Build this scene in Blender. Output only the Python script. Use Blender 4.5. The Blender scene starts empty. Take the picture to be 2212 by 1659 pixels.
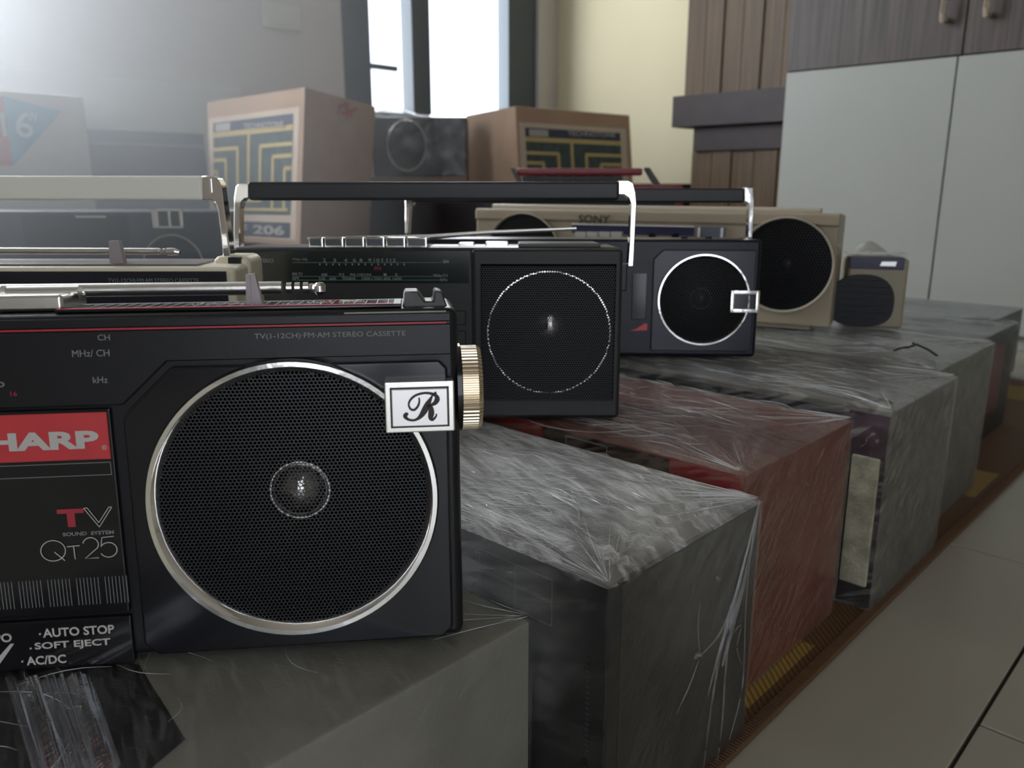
import bpy, bmesh, math, random
from mathutils import Vector, Matrix, noise
C = bpy.context.scene.collection
S = bpy.context.scene
rnd = random.Random(4)
PI = math.pi

# ---------------------------------------------------------------- camera
F_PX, CX, CY = 1750.0, 1106.0, 829.5
PITCH = math.atan(430 / F_PX)
YAW = math.radians(43.74)          # camera heading, left of the room's +Y axis
CAM_Z = 0.30
cam = bpy.data.cameras.new('camera'); co = bpy.data.objects.new('camera', cam); C.objects.link(co)
cam.sensor_width = 36; cam.lens = F_PX / 2212 * 36
cam.clip_start = 0.01; cam.clip_end = 60
co.location = (0, 0, CAM_Z); co.rotation_euler = (PI / 2 - PITCH, 0, YAW)
cam.dof.use_dof = True; cam.dof.focus_distance = 0.37; cam.dof.aperture_fstop = 15
S.camera = co

# ---------------------------------------------------------------- world, lights, exposure
S.view_settings.view_transform = 'Standard'; S.view_settings.look = 'None'
S.view_settings.gamma = 1; S.view_settings.use_curve_mapping = False
S.view_settings.exposure = -0.05
try:
    S.cycles.use_denoising = True
    S.cycles.max_bounces = 8; S.cycles.transparent_max_bounces = 12
    S.cycles.sample_clamp_indirect = 6
    S.cycles.volume_bounces = 0
except Exception: pass
w = bpy.data.worlds.new('sky'); S.world = w; w.use_nodes = True
w.node_tree.nodes['Background'].inputs[0].default_value = (0.80, 0.88, 1.0, 1)
w.node_tree.nodes['Background'].inputs[1].default_value = 3.0

def area(name, loc, rot, sx, sy, power, col):
    l = bpy.data.lights.new(name, 'AREA'); l.shape = 'RECTANGLE'; l.size = sx; l.size_y = sy
    l.energy = power; l.color = col
    o = bpy.data.objects.new(name, l); C.objects.link(o); o.location = loc; o.rotation_euler = rot
    return o
# daylight entering through the three openings of the room
WALL_L = -2.2345; WALL_B = 2.6; WALL_R = 1.15; WALL_F = -2.2; CEIL = 2.5
area('daylight_rear_window', (WALL_L - 0.30, 2.10, 1.28), (0, -PI / 2, 0), 2.2, 1.5, 75, (0.97, 0.99, 1.0))
area('daylight_left_window', (WALL_L - 0.20, -0.12, 1.25), (0, -PI / 2, 0), 1.7, 1.36, 165, (0.86, 0.93, 1.0))
area('daylight_balcony_door', (WALL_R + 0.16, -1.05, 1.02), (0, PI / 2, 0), 2.0, 1.3, 7.0, (1.0, 0.96, 0.90))

# ---------------------------------------------------------------- helpers
def cam2w(X, Y, Z):
    c, s = math.cos(YAW), math.sin(YAW)
    return Vector((X * c - Y * s, X * s + Y * c, Z + CAM_Z))
def ray(px, py):
    c, s = math.cos(PITCH), math.sin(PITCH)
    a, b = (px - CX) / F_PX, (py - CY) / F_PX
    return Vector((a, c - b * s, -s - b * c))          # camera-heading frame, z relative to the lens
def on_z(px, py, z):                                   # point of a horizontal plane (world height z)
    r = ray(px, py); k = (z - CAM_Z) / r.z; return cam2w(r.x * k, r.y * k, r.z * k)
def on_Y(px, py, Y):
    r = ray(px, py); k = Y / r.y; return cam2w(r.x * k, Y, r.z * k)
def on_u(px, py, u):
    d = cam2w(*ray(px, py)) - Vector((0, 0, CAM_Z)); return d * (u / d.y) + Vector((0, 0, CAM_Z))
def on_n(px, py, n):
    d = cam2w(*ray(px, py)) - Vector((0, 0, CAM_Z)); return d * (n / d.x) + Vector((0, 0, CAM_Z))

MATS = {}
def mat(name, col, rough=0.5, metal=0.0, coat=0.0, noise_scale=0, noise_amt=0.0, bump=0.0, bump_scale=200, stretch=None, col2=None, emis=None, spec=0.5, coat_rough=0.08):
    if name in MATS: return MATS[name]
    m = bpy.data.materials.new(name); m.use_nodes = True; nt = m.node_tree; b = nt.nodes['Principled BSDF']
    b.inputs['Base Color'].default_value = (*col, 1); b.inputs['Roughness'].default_value = rough
    b.inputs['Metallic'].default_value = metal; b.inputs['Coat Weight'].default_value = coat
    b.inputs['Coat Roughness'].default_value = coat_rough; b.inputs['Specular IOR Level'].default_value = spec
    if noise_scale or bump:
        tc = nt.nodes.new('ShaderNodeTexCoord'); mp = nt.nodes.new('ShaderNodeMapping')
        nt.links.new(tc.outputs['Object'], mp.inputs['Vector'])
        if stretch: mp.inputs['Scale'].default_value = stretch
    if noise_scale:
        n = nt.nodes.new('ShaderNodeTexNoise'); n.inputs['Scale'].default_value = noise_scale; n.inputs['Detail'].default_value = 5
        nt.links.new(mp.outputs[0], n.inputs['Vector'])
        mx = nt.nodes.new('ShaderNodeMix'); mx.data_type = 'RGBA'
        c2 = col2 or tuple(min(1, c * (1 + noise_amt)) for c in col); c1 = col if col2 else tuple(c * (1 - noise_amt) for c in col)
        mx.inputs[6].default_value = (*c1, 1); mx.inputs[7].default_value = (*c2, 1)
        rp = nt.nodes.new('ShaderNodeMapRange'); rp.inputs[1].default_value = 0.35; rp.inputs[2].default_value = 0.65
        nt.links.new(n.outputs[0], rp.inputs[0]); nt.links.new(rp.outputs[0], mx.inputs[0]); nt.links.new(mx.outputs[2], b.inputs['Base Color'])
    if bump:
        n2 = nt.nodes.new('ShaderNodeTexNoise'); n2.inputs['Scale'].default_value = bump_scale; n2.inputs['Detail'].default_value = 3
        nt.links.new(mp.outputs[0], n2.inputs['Vector'])
        bp = nt.nodes.new('ShaderNodeBump'); bp.inputs['Strength'].default_value = bump; bp.inputs['Distance'].default_value = 0.001
        nt.links.new(n2.outputs[0], bp.inputs['Height']); nt.links.new(bp.outputs[0], b.inputs['Normal'])
    if emis:
        b.inputs['Emission Color'].default_value = (*emis[0], 1); b.inputs['Emission Strength'].default_value = emis[1]
    MATS[name] = m; return m

def film_mat(name, milky, seed, grain=(12, 110, 16), streak=(0.45, 0.75), rough=0.2, bump=0.5, tint=(0.80, 0.80, 0.77), side=0.25, patch=None, gloss=1.3):
    """clear stretch film: see-through, glossy, milky along its stretch lines; lid sheen painted in by facing, sides dulled"""
    m = bpy.data.materials.new(name); m.use_nodes = True; nt = m.node_tree; N = nt.nodes; L = nt.links
    N.remove(N['Principled BSDF']); out = N['Material Output']
    tc = N.new('ShaderNodeTexCoord')
    def nz(scale, rot, sc, detail=7, dist=0.6):
        r_ = N.new('ShaderNodeMapping'); r_.inputs['Rotation'].default_value = rot; r_.inputs['Location'].default_value = (seed, seed * 2.3, seed * .7); L.new(tc.outputs['Object'], r_.inputs[0])
        p_ = N.new('ShaderNodeMapping'); p_.inputs['Scale'].default_value = sc; L.new(r_.outputs[0], p_.inputs[0])
        n_ = N.new('ShaderNodeTexNoise'); n_.inputs['Scale'].default_value = scale; n_.inputs['Detail'].default_value = detail; n_.inputs['Distortion'].default_value = dist
        L.new(p_.outputs[0], n_.inputs['Vector']); return n_.outputs[0]
    def rng(x, a, b, c, d):
        r_ = N.new('ShaderNodeMapRange'); r_.inputs[1].default_value = a; r_.inputs[2].default_value = b; r_.inputs[3].default_value = c; r_.inputs[4].default_value = d; L.new(x, r_.inputs[0]); return r_.outputs[0]
    def op(k, a, b, clamp=False):
        q = N.new('ShaderNodeMath'); q.operation = k; q.use_clamp = clamp; L.new(a, q.inputs[0])
        if isinstance(b, (int, float)): q.inputs[1].default_value = b
        else: L.new(b, q.inputs[1])
        return q.outputs[0]
    fine = nz(4, (0.75, 0.1, 0.22), grain); broad = nz(14, (0, 0, 0), (1, 1.6, 1), 4)
    thr = nz(7, (0.2, 0.7, -0.5), (grain[0] * 1.2, grain[1] * 1.3, grain[2] * 1.2), 3, 1.4)
    k = op('MULTIPLY', rng(fine, streak[0], streak[1], 0.15, 1.0), rng(broad, 0.30, 0.72, 0.60, 1.0))
    k = op('ADD', k, rng(thr, 0.60, 0.70, 0.0, 0.35))
    ge = N.new('ShaderNodeNewGeometry'); sx = N.new('ShaderNodeSeparateXYZ'); L.new(ge.outputs['Normal'], sx.inputs[0])
    k = op('MULTIPLY', k, rng(sx.outputs[2], 0.3, 0.8, side, 1.0))  # upward faces painted whiter, imitating window sheen on the lids
    k = op('MULTIPLY', k, milky)
    if patch:                                            # window sheen on the crumpled lid film, painted as a whiter area
        pv = N.new('ShaderNodeVectorMath'); pv.operation = 'DISTANCE'; L.new(tc.outputs['Object'], pv.inputs[0]); pv.inputs[1].default_value = patch[:3]
        k = op('ADD', k, op('MULTIPLY', rng(pv.outputs['Value'], patch[3], 0.0, 0.0, patch[4]), rng(fine, 0.25, 0.75, 0.35, 1.0)), True)
    df = N.new('ShaderNodeBsdfDiffuse'); df.inputs[0].default_value = (*tint, 1)
    tr = N.new('ShaderNodeBsdfTransparent')
    mx = N.new('ShaderNodeMixShader'); L.new(k, mx.inputs[0]); L.new(tr.outputs[0], mx.inputs[1]); L.new(df.outputs[0], mx.inputs[2])
    gl = N.new('ShaderNodeBsdfGlossy'); gl.inputs['Roughness'].default_value = rough; gl.inputs[0].default_value = (0.95, 0.97, 1, 1)
    bp = N.new('ShaderNodeBump'); bp.inputs['Strength'].default_value = bump; bp.inputs['Distance'].default_value = 0.0012
    L.new(op('ADD', nz(9, (0.6, 0.2, 0.3), (grain[0], grain[1] * .6, grain[2]), 6, 1.2), op('MULTIPLY', thr, 0.6)), bp.inputs['Height']); L.new(bp.outputs[0], gl.inputs['Normal'])
    fr = N.new('ShaderNodeFresnel'); fr.inputs[0].default_value = 1.5; L.new(bp.outputs[0], fr.inputs['Normal'])
    f2 = op('MULTIPLY', fr.outputs[0], gloss, True)
    f2 = op('MULTIPLY', f2, rng(sx.outputs[2], 0.3, 0.8, 0.45, 1.0))  # side gloss cut by facing, so the door reflects less there
    m2 = N.new('ShaderNodeMixShader'); L.new(f2, m2.inputs[0]); L.new(mx.outputs[0], m2.inputs[1]); L.new(gl.outputs[0], m2.inputs[2])
    L.new(m2.outputs[0], out.inputs['Surface'])
    return m

def props(o, label=None, cat=None, group=None, kind=None):
    if label: o['label'] = label
    if cat: o['category'] = cat
    if group: o['group'] = group
    if kind: o['kind'] = kind
    return o
def thing(name, label, cat, loc=(0, 0, 0), rot=(0, 0, 0), group=None):
    o = bpy.data.objects.new(name, None); C.objects.link(o); o.empty_display_size = 0.02
    o.location = loc; o.rotation_euler = rot
    return props(o, label, cat, group)

def even_normals(o):                                  # flat faces stay flat between rounded edges
    m = o.modifiers.new('even_normals', 'WEIGHTED_NORMAL'); m.keep_sharp = True; m.weight = 80

class MB:
    """collects shapes, then builds ONE mesh object"""
    def __init__(s): s.bm = bmesh.new()
    def _add(s, b, M=None):
        if M is not None: bmesh.ops.transform(b, matrix=M, verts=b.verts)
        me = bpy.data.meshes.new('t'); b.to_mesh(me); b.free(); s.bm.from_mesh(me); bpy.data.meshes.remove(me); return s
    def box(s, x0, x1, y0, y1, z0, z1, bev=0, seg=2, M=None):
        b = bmesh.new(); bmesh.ops.create_cube(b, size=1)
        bmesh.ops.transform(b, matrix=Matrix.Translation(((x0 + x1) / 2, (y0 + y1) / 2, (z0 + z1) / 2)) @ Matrix.Diagonal((abs(x1 - x0), abs(y1 - y0), abs(z1 - z0), 1)), verts=b.verts)
        if bev: bmesh.ops.bevel(b, geom=b.edges[:], offset=bev, segments=seg, profile=0.5, affect='EDGES')
        return s._add(b, M)
    def prism(s, pts, y0, y1, bev=0, seg=1, M=None):          # polygon in x-z, thickness along y
        b = bmesh.new(); v = [b.verts.new((p[0], y0, p[1])) for p in pts]; f = b.faces.new(v)
        r = bmesh.ops.extrude_face_region(b, geom=[f]); vs = [e for e in r['geom'] if isinstance(e, bmesh.types.BMVert)]
        bmesh.ops.translate(b, vec=(0, y1 - y0, 0), verts=vs); bmesh.ops.recalc_face_normals(b, faces=b.faces)
        if bev:
            bmesh.ops.bevel(b, geom=b.edges[:], offset=bev, segments=seg, profile=0.5, affect='EDGES')
        return s._add(b, M)
    def hexa(s, bot, top, bev=0, M=None):                      # 4 bottom corners, 4 top corners
        b = bmesh.new(); v = [b.verts.new(p) for p in bot] + [b.verts.new(p) for p in top]
        for f in ((3, 2, 1, 0), (4, 5, 6, 7), (0, 1, 5, 4), (1, 2, 6, 5), (2, 3, 7, 6), (3, 0, 4, 7)): b.faces.new([v[i] for i in f])
        bmesh.ops.recalc_face_normals(b, faces=b.faces)
        if bev: bmesh.ops.bevel(b, geom=b.edges[:], offset=bev, segments=2, profile=0.5, affect='EDGES')
        return s._add(b, M)
    def tube(s, pts, r, n=10, ends=True, closed=False):
        pts = [Vector(p) for p in pts]; rr = r if isinstance(r, (list, tuple)) else [r] * len(pts)
        b = bmesh.new(); rings = []; up = Vector((0, 0, 1)); m = len(pts)
        for i, p in enumerate(pts):
            if closed: d = pts[(i + 1) % m] - pts[i - 1]
            else: d = pts[min(i + 1, m - 1)] - pts[max(i - 1, 0)]
            d.normalize(); a = d.cross(up)
            if a.length < 0.1: a = d.cross(Vector((0, 1, 0)))
            a.normalize(); c = d.cross(a)
            rings.append([b.verts.new(p + (a * math.cos(t) + c * math.sin(t)) * rr[i]) for t in [2 * PI * k / n for k in range(n)]])
        for i in range(m if closed else m - 1):
            A, B = rings[i], rings[(i + 1) % m]
            for k in range(n): b.faces.new((A[k], A[(k + 1) % n], B[(k + 1) % n], B[k]))
        if ends and not closed: b.faces.new(rings[0][::-1]); b.faces.new(rings[-1])
        bmesh.ops.recalc_face_normals(b, faces=b.faces)
        return s._add(b)
    def lathe(s, prof, c, axis='y', n=64, closed=False, M=None):         # prof: (radius, height along axis)
        b = bmesh.new(); rings = []
        for r, h in prof:
            if r < 1e-6: rings.append([b.verts.new((0, 0, h))] * n); continue
            rings.append([b.verts.new((r * math.cos(2 * PI * k / n), r * math.sin(2 * PI * k / n), h)) for k in range(n)])
        m = len(prof)
        for i in range(m if closed else m - 1):
            A, B = rings[i], rings[(i + 1) % m]
            for k in range(n):
                q = []
                for v in (A[k], A[(k + 1) % n], B[(k + 1) % n], B[k]):
                    if v not in q: q.append(v)
                if len(q) > 2: b.faces.new(q)
        bmesh.ops.recalc_face_normals(b, faces=b.faces)
        R = Matrix.Identity(4)
        if axis == 'y': R = Matrix.Rotation(PI / 2, 4, 'X') @ Matrix.Scale(-1, 4, (0, 0, 1)) # height -> +y
        if axis == 'x': R = Matrix.Rotation(PI / 2, 4, 'Y')
        bmesh.ops.transform(b, matrix=Matrix.Translation(c) @ R, verts=b.verts)
        bmesh.ops.recalc_face_normals(b, faces=b.faces)
        return s._add(b, M)
    def cyl(s, c, r, h, axis='z', n=24): return s.lathe([(0, 0), (r, 0), (r, h), (0, h)], c, axis, n)
    def build(s, name, m, parent=None, smooth=35, **kw):
        me = bpy.data.meshes.new(name); s.bm.to_mesh(me); s.bm.free()
        me.materials.append(m)
        if smooth:
            me.polygons.foreach_set('use_smooth', [True] * len(me.polygons)); me.set_sharp_from_angle(angle=math.radians(smooth))
        o = bpy.data.objects.new(name, me); C.objects.link(o); o.parent = parent
        if smooth and len(me.polygons) < 4000: even_normals(o)
        return props(o, **kw)

_dg = None
def text(name, st, x0, x1, z0, z1, y, m, parent, bold=0.0, th=0.00015, shear=0.0, M=None, flip=False):
    """lettering fitted into the box x0..x1, z0..z1 on the x-z plane at depth y"""
    cu = bpy.data.curves.new('t', 'FONT'); cu.body = st; cu.size = 1; cu.offset = bold; cu.extrude = 0.01; cu.resolution_u = 3; cu.shear = shear
    to = bpy.data.objects.new('t', cu); C.objects.link(to)
    dg = bpy.context.evaluated_depsgraph_get(); me = bpy.data.meshes.new_from_object(to.evaluated_get(dg))
    bpy.data.objects.remove(to); bpy.data.curves.remove(cu)
    xs = [v.co.x for v in me.vertices]; ys = [v.co.y for v in me.vertices]
    ax, bx, ay, by = min(xs), max(xs), min(ys), max(ys)
    for v in me.vertices:
        p = v.co.copy()
        v.co = (x0 + (p.x - ax) / (bx - ax) * (x1 - x0), y - (p.z / 0.01) * th, z0 + (p.y - ay) / (by - ay) * (z1 - z0))
    if M is not None: me.transform(M)
    me.materials.clear(); me.materials.append(m); me.name = name
    o = bpy.data.objects.new(name, me); C.objects.link(o); o.parent = parent
    return o
def stroke(pts, wd, y, th=0.0002):                      # flat ribbon in x-z with varying width
    b = bmesh.new(); L = []; n = len(pts)
    wd = wd if isinstance(wd, (list, tuple)) else [wd] * n
    for i, p in enumerate(pts):
        a, c = pts[max(0, i - 1)], pts[min(n - 1, i + 1)]
        dx, dz = c[0] - a[0], c[1] - a[1]; l = math.hypot(dx, dz) or 1; nx, nz = -dz / l, dx / l
        L.append((b.verts.new((p[0] + nx * wd[i] / 2, y - th, p[1] + nz * wd[i] / 2)), b.verts.new((p[0] - nx * wd[i] / 2, y - th, p[1] - nz * wd[i] / 2))))
    for i in range(n - 1): b.faces.new((L[i][0], L[i][1], L[i + 1][1], L[i + 1][0]))
    return b
def spline(P, k=6):                                     # Catmull-Rom
    out = []
    for i in range(len(P) - 1):
        a, b, c, d = P[max(0, i - 1)], P[i], P[i + 1], P[min(len(P) - 1, i + 2)]
        for j in range(k):
            t = j / k
            out.append(tuple(0.5 * (2 * b[q] + (c[q] - a[q]) * t + (2 * a[q] - 5 * b[q] + 4 * c[q] - d[q]) * t * t + (3 * b[q] - a[q] - 3 * c[q] + d[q]) * t ** 3) for q in range(len(b))))
    out.append(tuple(P[-1])); return out

class Pose:
    """where a radio stands: yaw/lean of its front face; px() turns a photo pixel into (x, z) on that face"""
    def __init__(s, bx, by, z, psi, lam, X0=None, d=None):
        s.psi, s.lam = math.radians(psi), math.radians(lam)
        if d is None:
            r = ray(bx, by); k = (z - CAM_Z) / r.z; X, Y = r.x * k, r.y * k
        else: X, Y = 0.0, d
        s.O = Vector((X, Y, z - CAM_Z))
        if d is None and X0 is None:
            # origin slides along the face to x = 0 of the heading frame
            s.O = Vector((0, Y - math.tan(s.psi) * X, z - CAM_Z))
        s.S = Vector((math.cos(s.psi), math.sin(s.psi), 0)); n0 = Vector((-math.sin(s.psi), math.cos(s.psi), 0))
        s.T = Vector((0, 0, math.cos(s.lam))) + n0 * math.sin(s.lam); s.N = s.S.cross(s.T)
        if s.N.dot(n0) < 0: s.N = -s.N
        s.loc = cam2w(*s.O); s.rot = (-s.lam, 0, YAW + s.psi)
    def px(s, x, y, dy=0.0):
        r = ray(x, y); P = s.O + s.N * dy; k = P.dot(s.N) / r.dot(s.N); q = r * k - P
        return (q.dot(s.S), q.dot(s.T))
    def proj(s, x, z, dy=0.0):
        P = s.O + s.S * x + s.T * z + s.N * dy; c, q = math.cos(PITCH), math.sin(PITCH)
        d = P.y * c - P.z * q; return (CX + F_PX * P.x / d, CY - F_PX * (P.y * q + P.z * c) / d)
    def rebase(s, x):                                   # move origin along the face by x
        s.O = s.O + s.S * x; s.loc = cam2w(*s.O)

def level(o, lam, zmax=0.03):                         # foot of a leaning front stays flat on what it stands on
    for v in o.data.vertices:
        if v.co.z < zmax: v.co.z += max(0, v.co.y) * math.tan(lam) * (1 - v.co.z / zmax)

def cut_well(objs, cx, cz, r, depth, y0=-0.02):
    cu = MB().lathe([(0, 0), (r, 0), (r, depth - y0), (0, depth - y0)], (cx, y0, cz), 'y', 64).build('cut', black)
    for o in objs:
        par = o.parent; o.parent = None; o.modifiers.clear()
        m = o.modifiers.new('b', 'BOOLEAN'); m.operation = 'DIFFERENCE'; m.object = cu; m.solver = 'EXACT'
        dg = bpy.context.evaluated_depsgraph_get(); me = bpy.data.meshes.new_from_object(o.evaluated_get(dg))
        o.modifiers.clear(); old = o.data; o.data = me; me.name = old.name; o.parent = par; me.set_sharp_from_angle(angle=math.radians(38)); even_normals(o)
    bpy.data.objects.remove(cu)

def hex_grille(name, inside, x0, x1, z0, z1, y, pitch, m, parent, hole=0.80, depth=lambda x, z: 0.0, th=0.0004):
    """perforated sheet: every hole is a real hole"""
    b = bmesh.new(); R = pitch / math.sqrt(3); row = pitch * math.sqrt(3) / 2; cache = {}
    def V(x, z, k=0):
        key = (round(x * 1e6 / 20), round(z * 1e6 / 20), k)
        if key not in cache: cache[key] = b.verts.new((x, y + depth(x, z) + k * th, z))
        return cache[key]
    j = 0; z = z0
    while z <= z1:
        x = x0 + (pitch / 2 if j % 2 else 0)
        while x <= x1:
            if inside(x, z):
                o = [V(x + R * math.cos(a), z + R * math.sin(a)) for a in [PI / 6 + q * PI / 3 for q in range(6)]]
                i = [b.verts.new((x + hole * R * math.cos(a), y + depth(x, z), z + hole * R * math.sin(a))) for a in [PI / 6 + q * PI / 3 for q in range(6)]]
                i2 = [b.verts.new((v.co.x, v.co.y + th, v.co.z)) for v in i]
                for q in range(6):
                    r = (q + 1) % 6
                    try: b.faces.new((o[q], o[r], i[r], i[q]))
                    except ValueError: pass
                    b.faces.new((i[q], i[r], i2[r], i2[q]))
            x += pitch
        z += row; j += 1
    me = bpy.data.meshes.new(name); b.to_mesh(me); b.free(); me.materials.append(m)
    o = bpy.data.objects.new(name, me); C.objects.link(o); o.parent = parent
    return o

# ---------------------------------------------------------------- materials
black = mat('black_plastic', (0.010, 0.010, 0.013), 0.32, spec=0.35, bump=0.04, bump_scale=900)
black_gloss = mat('black_gloss_plastic', (0.008, 0.008, 0.012), 0.16, coat=0.15, spec=0.4)
black_matte = mat('black_matte_plastic', (0.014, 0.014, 0.014), 0.5, bump=0.08, bump_scale=900)
navy_black = mat('blue_black_plastic', (0.008, 0.008, 0.017), 0.3, spec=0.3)
grille_m = mat('grille_metal', (0.055, 0.057, 0.065), 0.45, metal=0.3)
grille_dk = mat('grille_dark', (0.008, 0.008, 0.010), 0.5)
cone_m = mat('speaker_cone', (0.002, 0.002, 0.0025), 0.8, spec=0.05)
chrome = mat('chrome', (0.93, 0.91, 0.88), 0.09, metal=1.0, bump=0.10, bump_scale=90)
chrome_soft = mat('brushed_chrome', (0.80, 0.78, 0.74), 0.28, metal=1.0, bump=0.05, bump_scale=400)
cap_m = mat('dust_cap_metal', (0.55, 0.53, 0.50), 0.07, metal=1.0, bump=0.5, bump_scale=150)
cap_dk = mat('dust_cap_dark', (0.03, 0.03, 0.035), 0.25, metal=0.6)
silver = mat('silver_face', (0.97, 0.95, 0.95), 0.30, metal=0.55, bump=0.04, bump_scale=500)
gold_chrome = mat('champagne_metal', (0.66, 0.56, 0.42), 0.24, metal=1.0)
red_ink = mat('red_ink', (0.42, 0.03, 0.05), 0.4)
red_label = mat('red_label', (0.60, 0.045, 0.055), 0.35, noise_scale=60, noise_amt=0.05)
white_ink = mat('white_ink', (0.55, 0.53, 0.50), 0.5)
grey_ink = mat('grey_ink', (0.24, 0.25, 0.25), 0.5)
green_ink = mat('green_ink', (0.08, 0.20, 0.15), 0.5)
dark_ink = mat('dark_ink', (0.03, 0.02, 0.02), 0.5)
cream = mat('cream_plastic', (0.76, 0.70, 0.53), 0.38, noise_scale=8, noise_amt=0.03)
champagne = mat('champagne_plastic', (0.36, 0.30, 0.215), 0.38, noise_scale=8, noise_amt=0.04)
sandy = mat('sand_plastic', (0.34, 0.30, 0.22), 0.45)
navy = mat('navy_plastic', (0.025, 0.025, 0.07), 0.35)
lever_m = mat('lever_plastic', (0.36, 0.32, 0.33), 0.4)
card_brown = mat('kraft_card', (0.36, 0.235, 0.155), 0.75, noise_scale=14, noise_amt=0.06, bump=0.1, bump_scale=120)
smoke = mat('smoked_window', (0.008, 0.008, 0.010), 0.14, coat=0.15, spec=0.4)

# ---------------------------------------------------------------- room shell
def struct(name, mb, m, parent=None, **k): return mb.build(name, m, parent, kind='structure', **k)
paint_grey = mat('left_wall_paint', (0.52, 0.50, 0.49), 0.8, noise_scale=3, noise_amt=0.02, bump=0.05, bump_scale=60)
paint_cream = mat('cream_wall_paint', (0.64, 0.585, 0.40), 0.8, noise_scale=3, noise_amt=0.02, bump=0.05, bump_scale=60)
paint_white = mat('beige_wall_paint', (0.28, 0.25, 0.21), 0.8, noise_scale=3, noise_amt=0.02)
grout = mat('grout', (0.07, 0.065, 0.055), 0.9)
T = 0.18
fl = struct('floor', MB().box(WALL_L - T, WALL_R + T, WALL_F - T, WALL_B + T, -0.04, -0.004), grout)
tile_m = mat('floor_tile', (0.43, 0.41, 0.335), 0.25, noise_scale=5, noise_amt=0.05, bump=0.03, bump_scale=30)
base = None
tx = [-0.087 + 0.6 * k for k in range(-4, 3)]
for i, x in enumerate(tx[:-1]):
    off = 0.477 if x > -0.1 else 0.477 - 0.15 - (0.2 if i % 2 else 0)
    y = off - 0.6 * 5
    while y < WALL_B:
        a, b_ = max(x, WALL_L), min(x + 0.6, WALL_R); c, d = max(y, WALL_F), min(y + 0.6, WALL_B)
        if b_ - a > 0.02 and d - c > 0.02:
            g = 0.0011
            o = MB().box(a + g, b_ - g, c + g, d - g, -0.006, 0.0, bev=0.0006, seg=1).build('floor_tile', tile_m, fl)
        y += 0.6
# left wall with two windows (rear one in view, the left one just out of frame)
WS, WT = 0.500, 2.08
def wall_x(name, x0, x1, y0, y1, holes, m):
    mb = MB(); ys = y0
    for (a, b_, s_, t_) in sorted(holes):
        mb.box(x0, x1, ys, a, 0, CEIL); mb.box(x0, x1, a, b_, 0, s_); mb.box(x0, x1, a, b_, t_, CEIL); ys = b_
    mb.box(x0, x1, ys, y1, 0, CEIL); return struct(name, mb, m)
wall_x('wall_left', WALL_L - 0.085, WALL_L, WALL_F, WALL_B, [(-0.80, 0.56, 0.40, 2.1), (1.577, 2.484, WS, WT)], paint_grey)
struct('wall_back', MB().box(WALL_L - T, WALL_R + T, WALL_B, WALL_B + T, 0, CEIL), paint_cream)
wall_x('wall_right', WALL_R, WALL_R + T, WALL_F, WALL_B, [(-1.7, -0.4, 0.0, 2.05)], paint_white)
struct('wall_front', MB().box(WALL_L - T, WALL_R + T, WALL_F - T, WALL_F, 0, CEIL), paint_white)
struct('ceiling', MB().box(WALL_L - T, WALL_R + T, WALL_F - T, WALL_B + T, CEIL, CEIL + 0.1), paint_white)
frame_m = mat('window_frame_paint', (0.055, 0.075, 0.095), 0.5)
glass_m = bpy.data.materials.new('window_glass'); glass_m.use_nodes = True
nt = glass_m.node_tree; nt.nodes.remove(nt.nodes['Principled BSDF'])
tr = nt.nodes.new('ShaderNodeBsdfTransparent'); gs = nt.nodes.new('ShaderNodeBsdfGlossy'); gs.inputs['Roughness'].default_value = 0.02
ms = nt.nodes.new('ShaderNodeMixShader'); ms.inputs[0].default_value = 0.06
nt.links.new(tr.outputs[0], ms.inputs[1]); nt.links.new(gs.outputs[0], ms.inputs[2]); nt.links.new(ms.outputs[0], nt.nodes['Material Output'].inputs[0])
def window(name, y0, y1, z0, z1, members, x=WALL_L, d=1):
    wn = thing(name, None, None, (x, 0, 0)); wn['kind'] = 'structure'
    f = MB()
    for a, b_ in members: f.box(-0.075 * d, -0.015 * d, a, b_, z0, z1, bev=0.003)
    f.box(-0.075 * d, -0.015 * d, y0, y1, z0, z0 + 0.035, bev=0.003); f.box(-0.075 * d, -0.015 * d, y0, y1, z1 - 0.05, z1, bev=0.003)
    f.build('window_frame', frame_m, wn)
    for (a, b_), (c, e) in zip(members[:-1], members[1:]):
        MB().box(-0.047 * d, -0.043 * d, b_ - 0.004, c + 0.004, z0 + 0.03, z1 - 0.045).build('pane', glass_m, wn)
    return wn
w1 = window('window_1', 1.577, 2.484, WS, WT, [(1.5775, 1.695), (1.868, 1.948), (2.333, 2.484)])
MB().box(-0.05, -0.03, 1.69, 1.705, 0.665, 0.682, bev=0.001).box(-0.030, -0.010, 1.69, 1.800, 0.664, 0.681, bev=0.002).build('window_latch', frame_m, w1)
window('window_2', -0.80, 0.56, 0.40, 2.1, [(-0.80, -0.73), (-0.16, -0.08), (0.49, 0.56)])
window('door_1', -1.7, -0.4, 0.0, 2.05, [(-1.7, -1.62), (-1.09, -1.01), (-0.48, -0.4)], x=WALL_R, d=-1)
# light switch plate on the left wall
sw = thing('switch_plate', 'blank off-white plastic wall plate high on the grey wall left of the window', 'switch plate', (WALL_L, 1.367, 0.772))
MB().box(0, 0.008, -0.060, 0.060, -0.034, 0.034, bev=0.003).build('cover_plate', mat('plate_plastic', (0.55, 0.57, 0.52), 0.45), sw)
MB().box(0.007, 0.0095, -0.045, 0.045, -0.022, 0.022, bev=0.0012).build('rocker_insert', MATS['plate_plastic'], sw)

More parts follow.
